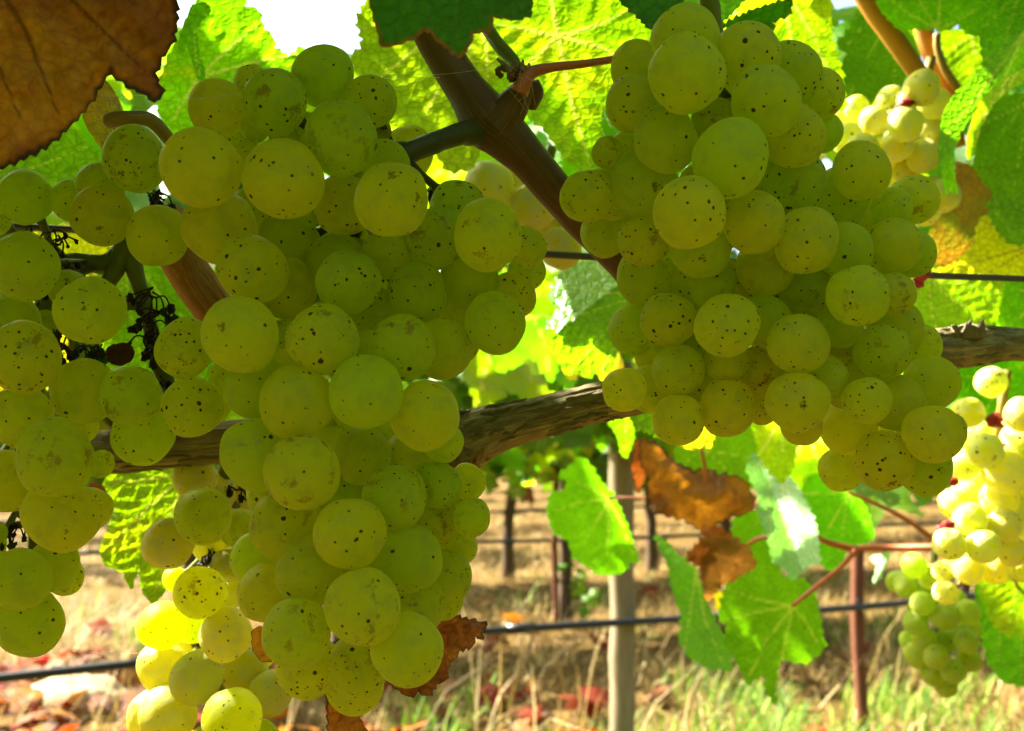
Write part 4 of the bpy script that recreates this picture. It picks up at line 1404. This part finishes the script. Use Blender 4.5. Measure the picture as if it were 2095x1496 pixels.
# red brown cane and stalks at the lower right
MB().tube(path([(1752, 1125, .70, 16), (1700, 1112, .70, 13), (1650, 1095, .70, 11), (1560, 1100, .72, 9), (1530, 1115, .73, 8)], 5), 10).build('petiole', STEM_RED, vine)
MB().tube(path([(1746, 1135, .70, 14), (1760, 1122, .70, 15), (1830, 1121, .69, 14), (1915, 1120, .67, 15), (2000, 1120, .66, 15), (2120, 1100, .64, 16)], 5), 12).build('shoot', STEM_RED, vine)
MB().tube(path([(1325, 1020, .74, 6), (1285, 1018, .76, 6), (1246, 1020, .775, 7)], 5), 8).build('petiole', STEM_RED, vine)
MB().tube(path([(2060, 1130, .66, 10), (2070, 1170, .67, 9), (2085, 1210, .70, 8)], 4), 8).build('petiole', STEM_RED, vine)

# more leaves of the near vine deeper in, closing the view behind the bunches
fill = [(1180, 80, .52), (1320, 250, .50), (1100, 300, .55), (860, 180, .5), (930, 400, .47), (1060, 330, .5), (330, 330, .46), (120, 300, .48), (60, 240, .5),
        (200, 480, .5), (330, 620, .5), (460, 560, .47), (150, 600, .52), (40, 650, .5), (480, 780, .47), (1120, 480, .6), (1220, 420, .5), (1180, 620, .62), (1080, 700, .7), (1000, 740, .78), (960, 780, .9), (1120, 740, .85),
        (1200, 720, .75), (1280, 600, .55), (1380, 80, .42), (1500, 40, .5), (1620, 90, .6), (1680, 200, .6), (1740, 280, .65), (1800, 140, .66), (1860, 300, .64), (1950, 260, .66), (2040, 120, .66), (2080, 300, .64), (2060, 420, .6),
        (1960, 450, .62), (1880, 520, .6), (1960, 620, .6), (2080, 620, .6), (1990, 660, .64), (1920, 760, .72), (2080, 800, .7), (2040, 900, .74), (1840, 380, .58), (1640, 950, .9), (1460, 900, .95), (1700, 980, 1.0), (1800, 1000, .95),
        (1780, 1050, 1.05), (1900, 1010, .9), (1330, 880, 1.0), (1560, 870, 1.0), (2060, 1000, .8), (2090, 1200, .85), (250, 120, .55), (380, 240, .5), (1010, 200, .55), (1280, 120, .5), (1220, 260, .55)]
for i, (x, y, d) in enumerate(fill):
    key = R.choices(['green', 'lime', 'yellow'], [5, 5, 1])[0]
    n = Vector((R.gauss(0, .3), R.uniform(-.9, -.1), R.uniform(.2, .8)))
    place_leaf(FINE[key], P(x + R.uniform(-20, 20), y - 40 + R.uniform(-30, 0), d), R.uniform(.05, .072), n, Vector((R.gauss(0, .6), -.3, -1)), vine)

# canopy overhead: the leaves that keep the near bunches in shade; the bunches farther along stay sunlit
shade = [P(x, y, .235) for x, y in ((600, 150), (420, 330), (600, 370), (780, 400), (960, 480), (250, 450), (60, 400), (50, 550), (60, 740), (180, 640), (110, 930), (270, 810), (390, 830), (40, 1180), (130, 1050), (500, 560), (700, 580), (880, 600), (1010, 660),
                                   (490, 690), (660, 690), (820, 710), (610, 820), (750, 800), (870, 850), (620, 960), (740, 930), (810, 1020), (716, 1090), (560, 1080), (530, 1210), (740, 1240), (610, 1300), (830, 1320), (730, 1370), (900, 1180), (60, 1270),
                                   (1400, 100), (1400, 150), (1560, 200), (1320, 220), (1500, 330), (1320, 380), (1420, 440), (1540, 460), (1650, 490), (1740, 510), (1620, 280), (1760, 340), (1830, 500), (1300, 660), (1370, 650), (1490, 660), (1640, 700), (1720, 660), (1760, 600),
                                   (1810, 720), (1900, 780), (1390, 760), (1290, 800), (1400, 860), (1490, 830), (1630, 820), (1730, 790), (1830, 820), (1910, 890), (1810, 940), (1730, 950), (1890, 960), (1740, 870), (1690, 190), (1600, 120))]
shade += [P(x, y, d) for x, y, d in ((200, 100, .196), (300, 60, .196), (100, 200, .196), (320, 150, .196), (60, 40, .196), (240, 30, .196), (900, 60, .185), (1040, 10, .185), (1000, 380, .36), (1090, 422, .36), (1150, 500, .36), (980, 858, .287), (1040, 850, .287), (1100, 838, .287), (1170, 822, .288), (1230, 808, .288), (960, 200, .268), (1080, 320, .268))]
open_ = [P(x, y, d) for x, y, d in ((330, 1280, .30), (335, 1365, .29), (400, 1385, .29), (345, 1460, .29), (420, 1240, .30), (1830, 250, .47), (1852, 253, .46), (1788, 247, .47), (1835, 298, .46), (1886, 185, .47), (1740, 290, .48),
                                    (1912, 208, .47), (2028, 782, .48), (1980, 845, .48), (2085, 850, .48), (1945, 1113, .48), (2012, 1118, .48), (1985, 1063, .48), (2055, 1075, .48), (1935, 1210, .5), (1980, 1163, .48), (1180, 580, .40), (1160, 650, .40), (1142, 120, .36), (1100, 40, .36),
                                    (1240, 120, .36), (1180, 280, .36), (800, 200, .345), (860, 150, .345), (760, 150, .345), (480, 100, .335), (560, 200, .335), (1600, 1050, .66), (1640, 1100, .66), (1950, 370, .40), (1990, 280, .41), (280, 1000, .352), (300, 1100, .352), (160, 510, .37), (1500, 1110, .68),
                                    (1940, 530, .47), (1960, 620, .44), (1610, 120, .44))]


shade += [P(x, y, d) for x, y, d in ((1180, 1010, .78), (1210, 1080, .78), (1260, 1110, .78), (1520, 1220, .72), (1580, 1280, .72), (1560, 1350, .72), (1650, 1240, .72), (1700, 1050, .76), (1740, 1090, .76), (1450, 930, .8), (1520, 950, .8), (1440, 1280, .74),
                                   (1540, 1110, .82), (1800, 60, .56), (1780, 170, .56), (1880, 10, .47), (1980, 20, .47), (2060, 60, .44), (2060, 380, .52), (2080, 450, .46), (2090, 630, .5), (2040, 820, .62), (2060, 1330, .74),
                                   (1910, 1290, .62), (1900, 1220, .62), (1940, 1350, .62), (90, 380, .3), (280, 650, .352), (380, 720, .352), (1580, 900, .62), (1380, 1000, .70), (1440, 1030, .70), (1500, 1010, .70))]
open_ += [P(x, y, d) for x, y, d in ((1640, 1310, .72), (1280, 1060, .78), (1195, 1150, .78))]


def ray_gap(t, p):
    """Distance of p from the sun ray that ends at t, or a large number if p is behind it."""
    w = p - t
    s = w.dot(SUN)
    return 9.0 if s < 0.01 else (w - SUN * s).length


canopy = 0
tries = 0
covered = [0] * len(shade)
n_near = 93
order = list(range(len(shade)))
for i in order:
    for _ in range(260):
        if covered[i] >= (3 if i < n_near else 1) or canopy > 290:
            break
        s = R.uniform(0.10, 0.45) if i < n_near else R.uniform(0.12, 1.35)
        p = shade[i] + SUN * s + Vector((R.gauss(0, .012), R.gauss(0, .012), R.gauss(0, .012)))
        size = R.uniform(.050, .070) if i < n_near else R.uniform(.03, .075)
        q = PX(p)
        if q is not None:
            m = size * 1.1 / q[2] * F
            if -m < q[0] < W0 + m and -m < q[1] < H0 + m:
                continue
        if q is None and p.y < -0.15:
            continue
        if any(ray_gap(t, p) < size * 0.72 for t in open_):
            continue
        n = (SUN + Vector((R.gauss(0, .2), R.gauss(0, .2), R.gauss(0, .2)))).normalized()
        dr = Vector((R.gauss(0, 1), R.gauss(0, 1), R.gauss(-.5, .6)))
        y = (dr - n * dr.dot(n)).normalized()
        place_leaf(COARSE[R.choice(['green', 'green', 'lime'])], p - y * size * .3, size, n, dr, vine)
        canopy += 1
        for k, t in enumerate(shade):
            if ray_gap(t, p) < size * 0.6:
                covered[k] += 1
# the rest of the near row's crown, out of view, added to block sky light
vv, ff, tt = [], [], []
for _ in range(2600):
    x = R.uniform(-1.6, 1.6)
    p = Vector((x, 0.36 + 0.42 * x + R.gauss(0, .13), R.uniform(.78, 1.65)))
    if p.y < 0.05:
        continue
    sz = R.uniform(.05, .08)
    q = PX(p)
    if q is not None:
        m = sz * 1.1 / q[2] * F
        if -m < q[0] < W0 + m and -m < q[1] < H0 + m:
            continue
    if any(ray_gap(t, p) < sz * 1.0 for t in open_):
        continue
    n = Vector((R.gauss(0, .7), R.gauss(0, .7), 1)).normalized()
    u = n.orthogonal().normalized()
    w = n.cross(u)
    a0 = R.uniform(0, 6.28)
    n0 = len(vv)
    for a, rr in enumerate((1, .6, .9, .55, .85, .5, .85, .55, .9, .6)):
        an = a0 + a / 10 * 2 * math.pi
        vv.append(p - vine.location + (u * math.cos(an) + w * math.sin(an)) * sz * rr + n * R.uniform(-.01, .01))
    ff.append(tuple(range(n0, n0 + 10)))
    tt += [R.random() * .8] * 10
fme = new_mesh('foliage', vv, ff)
float_attr(fme, 'tint', tt)
fo = link('foliage', fme, FAR)
fo.parent = vine
fo['kind'] = 'stuff'

# ------------------------------------------------------------------ bunches of grapes
def grape_mesh(mat, seed):
    import bmesh
    bm = bmesh.new()
    bmesh.ops.create_icosphere(bm, subdivisions=5, radius=1.0)
    el = (0.97, 1.06, 1.12, 1.02, 1.09, 0.95)[seed % 6]
    for v in bm.verts:
        d = v.co.normalized()
        r = 1 + 0.075 * noise.noise(d * 1.1 + Vector((seed * 3.3, 0, 0))) + 0.006 * noise.noise(d * 4 + Vector((0, seed * 2.1, 0)))
        # stalk end slightly drawn out, blossom end with a small scar
        r += 0.035 * max(0, d.z - 0.85) / 0.15
        r -= 0.018 * max(0, -d.z - 0.985) / 0.015
        v.co = d * r
        v.co.z *= el
    me = bpy.data.meshes.new('grape')
    bm.to_mesh(me)
    bm.free()
    me.polygons.foreach_set('use_smooth', [True] * len(me.polygons))
    me.materials.append(mat)
    return me


GM = {k: [grape_mesh(m, s) for s in range(6)] for k, m in (('plain', GRAPE), ('lit_gold', GRAPE_LIT_GOLD), ('far', GRAPE_LIT_FAR), ('green', GRAPE_GREEN))}


def bunch(label, grapes, d0, mats, r_ref, depth_span, axis, stem_mat, group, filler=0.5, close=False):
    """grapes: (x, y, radius) in the photograph, front ones first; each is pushed back until it only touches those before it."""
    root = thing('grape_bunch', P(axis[0][0], axis[0][1], axis[0][2]), label, 'bunch of grapes', group)
    placed = []

    def settle(x, y, rp, dmin, dmax):
        d = dmin
        while d < dmax:
            c = P(x, y, d)
            r = rp * d / F
            if all((c - c2).length > 0.93 * (r + r2) for c2, r2, *_ in placed):
                break
            d += 0.0008
        return d

    for g in grapes:
        x, y, rp = g[:3]
        dr = r_ref * F / rp
        base = d0 + max(0.0, min(depth_span, (dr - d0))) * 0.5
        if len(g) > 3:
            base += g[3]
        d = settle(x, y, rp, base, d0 + depth_span + 0.06)
        placed.append((P(x, y, d), rp * d / F, x, y, rp, d))
    n_seen = len(placed)
    # the far side of the bunch
    for (c, r, x, y, rp, d) in list(placed):
        if R.random() > filler:
            continue
        fx, fy = x + R.uniform(-.45, .45) * rp, y + R.uniform(-.45, .45) * rp
        fr = rp * R.uniform(.8, .95)
        ok = all(any(math.hypot(fx + fr * math.cos(a) - g[2], fy + fr * math.sin(a) - g[3]) < g[4] for g in placed[:n_seen]) for a in [k * math.pi / 6 for k in range(12)])
        if not ok:
            continue
        d2 = settle(fx, fy, fr, d + 0.008, d0 + depth_span + 0.09)
        placed.append((P(fx, fy, d2), fr * d2 / F, fx, fy, fr, d2))
    if close:
        xs = [g[2] for g in placed]
        ys = [g[3] for g in placed]
        for _ in range(1500):
            x, y = R.uniform(min(xs), max(xs)), R.uniform(min(ys), max(ys))
            if any(math.hypot(x - g[2], y - g[3]) < g[4] * 0.97 for g in placed):
                continue
            hits = 0
            for k in range(12):
                a = k * math.pi / 6
                if any(any(math.hypot(x + q * math.cos(a) - g[2], y + q * math.sin(a) - g[3]) < g[4] for g in placed) for q in (20, 45, 70)):
                    hits += 1
            if hits < 12:
                continue
            rp = 50.0
            while rp > 18 and not all(any(math.hypot(x + rp * math.cos(a) - g[2], y + rp * math.sin(a) - g[3]) < g[4] for g in placed) for a in [k * math.pi / 8 for k in range(16)]):
                rp -= 4
            rp = max(rp, 30.0)
            d2 = settle(x, y, rp, d0 + 0.02, d0 + depth_span + 0.06)
            placed.append((P(x, y, d2), rp * d2 / F, x, y, rp, d2))
    keys, wts = list(mats), list(mats.values())
    for c, r, x, y, rp, d in placed:
        o = bpy.data.objects.new('grape', R.choice(GM[R.choices(keys, wts)[0]]))
        COL.objects.link(o)
        o.location = c
        o.rotation_euler = (R.gauss(0, .6), R.gauss(0, .6), R.uniform(0, 6.28))
        o.scale = (r, r, r)
        attach(o, root)
    # rachis with a pedicel to every grape
    ax = smooth_path([(P(x, y, d), w / 2 * d / F) for x, y, d, w in axis], 6)
    mb = MB().tube(ax, 10, rough=0.15, freq=300)
    mb.build('rachis', stem_mat, root)
    axp = [p for p, r in ax][len(ax) // 4:]
    mb = MB()
    for c, r, *_ in placed:
        a = min(axp, key=lambda p: (p - c).length + 0.3 * max(0, c.z - p.z + r))
        if (a - c).length > 0.055:
            continue
        v = (a - c).normalized()
        s = c + v * r * 0.99
        e = a
        L = (e - s).length
        if L < 0.002 or L > 0.024:
            continue
        mid = s.lerp(e, 0.5) + Vector((R.gauss(0, .0015), R.gauss(0, .0015), R.gauss(0, .0015)))
        mb.tube([(s, 0.0016), (s + v * 0.0015, 0.0011), (mid, 0.0009), (e, 0.0011)], 6)
    if mb.v:
        o = mb.build('pedicel', stem_mat, root)
        o['kind'] = 'stuff'
    return root, placed


GRP = 'bunches of ripe white grapes on the near vine'
A = [(699, 283, 74), (562, 208, 66), (410, 344, 80), (580, 366, 81), (801, 409, 76), (277, 326, 62), (892, 488, 61), (713, 578, 67), (586, 592, 61), (660, 694, 75), (491, 684, 77), (607, 823, 75), (824, 711, 70), (871, 850, 71),
     (618, 965, 76), (716, 1091, 73), (743, 1242, 79), (607, 1296, 72), (733, 1362, 63), (209, 441, 61), (444, 221, 58), (855, 600, 60), (1013, 661, 62), (742, 932, 61), (808, 1018, 68), (632, 1170, 68), (832, 1328, 72), (324, 482, 62),
     (660, 155, 60), (758, 208, 54), (960, 571, 60), (998, 480, 71), (750, 802, 77), (516, 551, 68), (449, 466, 75), (905, 714, 61), (828, 1142, 70), (845, 1235, 66), (545, 1212, 57), (915, 1180, 52), (527, 931, 73), (378, 712, 57), (772, 268, 29),
     (205, 380, 47), (836, 312, 52, .04), (517, 172, 38), (145, 410, 42), (705, 420, 64), (590, 502, 66), (935, 427, 57), (1074, 505, 42), (1050, 605, 46), (1077, 556, 40), (942, 702, 40), (525, 790, 67), (905, 905, 42), (840, 935, 58), (895, 992, 48),
     (588, 1075, 77), (885, 1067, 50), (630, 1362, 64), (725, 1398, 60), (910, 1228, 38), (690, 540, 62), (790, 520, 50), (770, 650, 58), (690, 880, 50), (560, 1010, 55), (700, 1010, 60), (760, 1120, 60), (520, 1140, 48), (690, 1180, 55), (970, 520, 50),
     (966, 1059, 38), (940, 1118, 36), (957, 985, 36), (660, 300, 50), (520, 430, 50)]
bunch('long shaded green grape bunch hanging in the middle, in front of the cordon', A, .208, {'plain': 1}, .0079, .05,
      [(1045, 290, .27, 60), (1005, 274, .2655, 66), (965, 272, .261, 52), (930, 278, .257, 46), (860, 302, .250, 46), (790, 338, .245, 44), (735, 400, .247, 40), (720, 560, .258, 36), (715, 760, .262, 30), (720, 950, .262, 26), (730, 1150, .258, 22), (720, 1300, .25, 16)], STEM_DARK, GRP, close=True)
B = [(113, 937, 74), (185, 636, 70), (50, 545, 69), (50, 731, 69), (266, 810, 63), (125, 1056, 70), (40, 1185, 63), (393, 833, 62), (60, 1272, 67), (173, 800, 67), (52, 403, 55), (45, 853, 64), (15, 985, 62), (293, 890, 63), (185, 1040, 45), (110, 1155, 50),
     (-8, 450, 30), (425, 826, 45), (135, 1180, 36), (20, 660, 60), (95, 668, 34), (142, 592, 42), (205, 950, 28), (-10, 1090, 24), (-70, 620, 66), (-80, 800, 66), (-70, 960, 66), (-60, 1120, 64), (-50, 1290, 50), (160, 870, 40), (-20, 1230, 50), (470, 770, 40)]
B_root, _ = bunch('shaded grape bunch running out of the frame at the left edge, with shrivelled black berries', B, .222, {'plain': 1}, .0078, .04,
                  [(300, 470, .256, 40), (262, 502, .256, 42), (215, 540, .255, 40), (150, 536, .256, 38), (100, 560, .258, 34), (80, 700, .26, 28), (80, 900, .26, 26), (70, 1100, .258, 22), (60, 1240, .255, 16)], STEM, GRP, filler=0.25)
C = [(1404, 152, 79), (1567, 207, 69), (1361, 286, 65), (1412, 434, 74), (1494, 325, 77), (1650, 492, 63), (1317, 374, 69), (1488, 666, 64), (1541, 455, 65), (1622, 276, 63), (1527, 118, 70), (1727, 511, 58), (1633, 704, 63), (1368, 655, 58), (1387, 757, 53),
     (1717, 666, 46), (1807, 720, 58), (1631, 822, 63), (1733, 785, 52), (1831, 823, 58), (1622, 375, 70), (1565, 547, 61), (1458, 243, 43), (1763, 350, 57), (1435, 508, 62), (1718, 400, 59), (1403, 80, 69), (1300, 210, 62), (1828, 503, 58), (1755, 605, 64), (1296, 675, 53),
     (1908, 888, 61), (1809, 942, 60), (1735, 873, 56), (1905, 783, 57), (1642, 578, 53), (1563, 657, 57), (1488, 833, 56), (1388, 860, 53), (1320, 490, 53), (1618, 150, 62), (1305, 140, 56), (1678, 192, 48), (1825, 425, 42), (1200, 402, 53), (1335, 795, 53), (1277, 797, 46),
     (1487, 738, 46), (1437, 572, 63), (1315, 567, 53), (1870, 409, 51), (1250, 395, 52), (1240, 472, 50), (1243, 312, 33), (1275, 312, 42), (1683, 270, 41), (1830, 602, 43), (1832, 672, 56), (1882, 708, 46), (1420, 720, 38), (1555, 755, 50), (1640, 868, 43), (1725, 957, 46), (1893, 958, 52),
     (1938, 885, 38), (1440, 800, 44), (1870, 520, 44), (1330, 600, 50), (1380, 560, 50), (1490, 580, 50), (1690, 590, 50), (1700, 720, 50), (1560, 830, 40), (1760, 440, 50), (1600, 440, 56), (1440, 380, 50), (1290, 440, 50), (1340, 720, 44), (1780, 900, 50), (1860, 900, 50), (1560, 360, 56),
     (1600, 640, 50), (1520, 600, 50)]
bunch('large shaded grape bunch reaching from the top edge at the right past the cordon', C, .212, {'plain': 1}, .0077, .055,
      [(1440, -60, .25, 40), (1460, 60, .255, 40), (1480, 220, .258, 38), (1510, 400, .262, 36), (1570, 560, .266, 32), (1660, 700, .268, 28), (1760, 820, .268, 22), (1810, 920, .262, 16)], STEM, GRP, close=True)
D = [(402, 1385, 52), (416, 1055, 59), (410, 1212, 54), (345, 1460, 57), (475, 1468, 59), (462, 1297, 53), (345, 1113, 53), (335, 1367, 50), (331, 1280, 50), (552, 1420, 45), (465, 1157, 35), (310, 1462, 48), (500, 1370, 48), (398, 978, 45), (435, 1010, 48), (357, 1185, 25), (490, 1082, 42),
     (395, 1262, 48), (500, 1150, 38), (470, 1210, 36), (360, 1335, 40), (520, 1330, 46), (430, 1110, 40), (510, 1010, 48), (420, 1540, 55), (530, 1530, 50)]
bunch('yellow sunlit grape bunch low on the left behind the middle bunch', D, .280, {'lit_gold': .65, 'plain': .35}, .0078, .04,
      [(470, 900, .31, 30), (455, 1000, .312, 28), (440, 1120, .314, 26), (430, 1250, .316, 24), (430, 1400, .312, 20), (440, 1560, .31, 16)], STEM, GRP)
E = [(1091, 422, 47), (1000, 381, 51), (1147, 508, 43), (1158, 445, 42), (1068, 362, 38), (1110, 480, 36), (1040, 440, 42)]
bunch('small yellow grape bunch glowing behind the brown shoot', E, .345, {'lit_gold': 1}, .0078, .04, [(1130, 300, .38, 22), (1110, 380, .38, 20), (1120, 470, .38, 16), (1130, 520, .375, 12)], STEM, GRP, filler=0.3)  # leaves shade this bunch; its sunny yellow is painted into the skin
Fb = [(1852, 253, 36), (1835, 298, 34), (1886, 180, 36), (1788, 247, 30), (1890, 320, 34), (1860, 208, 25), (1912, 212, 33), (1905, 268, 33), (1822, 205, 29), (1830, 252, 28), (1765, 305, 34), (1735, 285, 30), (1752, 222, 27), (1725, 242, 30), (1800, 320, 34), (1850, 345, 32), (1785, 350, 30), (1905, 395, 32),
      (1930, 400, 34), (1890, 430, 34), (1810, 390, 30)]
bunch('sunlit pale yellow grape bunch below the orange shoots at the upper right', Fb, .45, {'far': 1}, .0078, .05, [(1905, 120, .51, 20), (1880, 220, .50, 18), (1850, 320, .50, 16), (1840, 400, .50, 12)], STEM_TAN, GRP, filler=0.3)
G_ = [(2028, 782, 32), (2012, 1118, 35), (1943, 1113, 34), (1985, 1063, 33), (2055, 1075, 33), (2015, 922, 38), (1972, 950, 32), (1935, 1213, 25), (1980, 1163, 31), (1930, 1168, 23), (1980, 845, 33), (2092, 848, 36), (2070, 1128, 32), (2035, 1163, 31), (2055, 965, 46), (2090, 905, 42), (1950, 1030, 31), (1975, 1012, 30),
      (2045, 1018, 38), (2085, 1045, 34), (2005, 885, 26), (1962, 905, 26), (2000, 985, 34), (2110, 980, 40), (2110, 1090, 36), (2090, 1160, 30), (2030, 1060, 30), (2140, 900, 36)]
G_root, _ = bunch('sunlit yellow grape bunch at the right edge with red raisins among the berries', G_, .46, {'far': 1}, .0078, .05, [(2060, 760, .51, 18), (2050, 830, .505, 18), (2040, 920, .51, 18), (2035, 1020, .51, 16), (2000, 1130, .51, 12), (1960, 1200, .505, 8)], STEM_TAN, GRP, filler=0.3)
Hb = [(1853, 1198, 24), (1887, 1235, 25), (1873, 1275, 26), (1932, 1262, 27), (1938, 1310, 24), (1915, 1344, 25), (1950, 1374, 25), (1977, 1313, 25), (1980, 1253, 26), (1890, 1307, 25), (1875, 1340, 25), (1908, 1378, 25), (1935, 1402, 23), (1985, 1350, 24), (1955, 1228, 23), (1835, 1190, 22), (1870, 1158, 26), (1905, 1180, 26), (1880, 1250, 24),
      (1862, 1310, 22), (1960, 1290, 24), (1900, 1210, 24), (1985, 1285, 22)]
bunch('small shaded green grape bunch, lowest of all, hanging against the straw', Hb, .60, {'green': 1}, .0076, .05, [(1915, 1110, .66, 14), (1910, 1180, .65, 14), (1920, 1260, .65, 12), (1930, 1350, .645, 8)], STEM, GRP, filler=0.3)

# green arms of the left bunch and its shrivelled berries
MB().tube(path([(258, 498, .254, 44), (240, 545, .253, 36), (215, 590, .252, 30), (195, 640, .25, 22)], 6), 12, rough=0.12, freq=260).build('rachis_arm', STEM, B_root)
MB().tube(path([(262, 498, .255, 42), (278, 560, .254, 34), (296, 620, .253, 30), (310, 680, .252, 32), (322, 730, .252, 36), (340, 780, .252, 34), (348, 812, .25, 22)], 6), 12, rough=0.12, freq=260).build('rachis_arm', STEM, B_root)
MB().tube(path([(300, 625, .252, 22), (275, 622, .25, 26), (250, 626, .248, 22)], 5), 10, rough=0.15, freq=260).build('rachis_arm', STEM, B_root)
MB().tube(path([(90, 560, .256, 30), (110, 700, .254, 28), (112, 800, .252, 26), (95, 860, .25, 22)], 6), 12, rough=0.12, freq=260).build('rachis_arm', STEM, B_root)


def dead_sprig(x, y, d, n, spread, parent, seed):
    rr = random.Random(seed)
    for k in range(n):
        a = rr.uniform(0, 6.28)
        L = spread * rr.uniform(.45, 1)
        ex, ey = x + math.cos(a) * L, y + abs(math.sin(a)) * L * 0.9 + rr.uniform(-4, 10)
        dz = rr.uniform(-.004, .004)
        mb = MB().tube(path([(x + rr.uniform(-8, 8), y + rr.uniform(-12, 12), d, 5), ((x + ex) / 2 + rr.uniform(-8, 8), (y + ey) / 2 - 8, d + dz, 3.2), (ex, ey, d + dz, 4)], 4), 5)
        r = rr.choice((3.5, 4.5, 5.5, 7.5)) * d / F
        mb.ball(P(ex, ey + 3, d + dz), r, 9, 7, 0.9, (1, 1, rr.uniform(0.9, 1.4)))
        mb.build('dried_berry', DEAD, parent)


for i, (x, y, n, s) in enumerate(((312, 600, 9, 50), (322, 640, 8, 45), (305, 660, 9, 42), (300, 690, 7, 40), (322, 720, 6, 36), (115, 492, 7, 44), (135, 540, 7, 34), (100, 590, 4, 26), (170, 712, 9, 38), (120, 705, 7, 34), (135, 680, 6, 34), (205, 710, 5, 26),
                                    (105, 480, 4, 30), (60, 465, 3, 20), (330, 400, 7, 34), (305, 395, 4, 26), (35, 1075, 8, 34), (95, 920, 3, 34), (15, 1095, 5, 30), (335, 780, 4, 24))):
    dead_sprig(x, y, .246, n, s, B_root, i)
A_root = [o for o in bpy.data.objects if o.name.startswith('grape_bunch')][0]
for i, (x, y, n, s, d) in enumerate(((800, 505, 9, 42, .248), (790, 540, 8, 36, .25), (890, 385, 4, 26, .262), (700, 470, 4, 26, .243), (600, 450, 3, 24, .246), (740, 715, 3, 20, .245), (655, 210, 3, 18, .25), (945, 630, 3, 20, .252), (430, 1130, 6, 30, .30), (425, 1140, 5, 26, .30), (490, 1005, 4, 24, .285))):
    dead_sprig(x, y, d, n, s, A_root, 100 + i)
for x, y, d, r in ((2035, 860, .462, 15), (1995, 930, .47, 9), (1950, 985, .465, 10), (1940, 1076, .462, 12), (1925, 1082, .463, 8), (1885, 560, .34, 16), (1878, 580, .345, 11), (1850, 215, .448, 13), (1866, 206, .449, 10), (1838, 222, .449, 8)):
    mb = MB().ball(P(x, y, d), r * d / F, 14, 10, 0.55, (1.1, .9, .9))
    mb.build('raisin', RAISIN, G_root)

# ------------------------------------------------------------------ spider silk
web = thing('spider_web', P(330, 190, .245), 'fine spider silk strung from the withered leaf across the grapes to the shoot node', 'spider web')


def thread(a, b, sag=0.0, w=1.1, n=6):
    pts = []
    for k in range(n + 1):
        t = k / n
        pts.append((a[0] + (b[0] - a[0]) * t, a[1] + (b[1] - a[1]) * t + sag * 4 * t * (1 - t) + R.uniform(-1, 1), a[2] + (b[2] - a[2]) * t, w))
    return path(pts, 3)


th = [((318, 205, .196), (500, 190, .222), 4), ((500, 188, .222), (640, 176, .235), 3), ((640, 176, .235), (850, 148, .252), 5), ((850, 152, .252), (1045, 128, .256), 8), ((700, 185, .24), (880, 158, .254), 12), ((620, 162, .24), (900, 158, .253), 1),
      ((1050, 135, .256), (1275, 112, .262), -4), ((240, 220, .25), (420, 200, .225), 6), ((250, 235, .245), (345, 227, .235), 4), ((1060, 165, .2545), (1085, 235, .256), 3), ((1085, 150, .2545), (1095, 215, .256), 3), ((1232, 222, .355), (1250, 262, .355), 1), ((1226, 240, .355), (1252, 245, .355), 1),
      ((1224, 252, .355), (1240, 285, .355), 1), ((0, 1332, .23), (300, 1336, .27), 3), ((60, 1338, .235), (200, 1330, .25), 2)]
for a, b, s in th:
    MB().tube(thread(a, b, s, 0.55 if a[0] < 1400 else 0.8), 4).build('thread', SILK, web)
for k in range(34):
    x0, y0 = R.uniform(185, 225), R.uniform(165, 270)
    x1, y1 = R.uniform(235, 300), R.uniform(190, 320)
    MB().tube(thread((x0, y0, .255), (x1, y1, .249), R.uniform(-3, 3), .35), 4).build('thread', SILK, web)
for k in range(12):
    x0, y0 = 1045 + R.uniform(-25, 40), 150 + R.uniform(-20, 60)
    MB().tube(thread((x0, y0, .2535), (x0 + R.uniform(-30, 40), y0 + R.uniform(5, 50), .2535), R.uniform(-4, 4), .4), 4).build('thread', SILK, web)
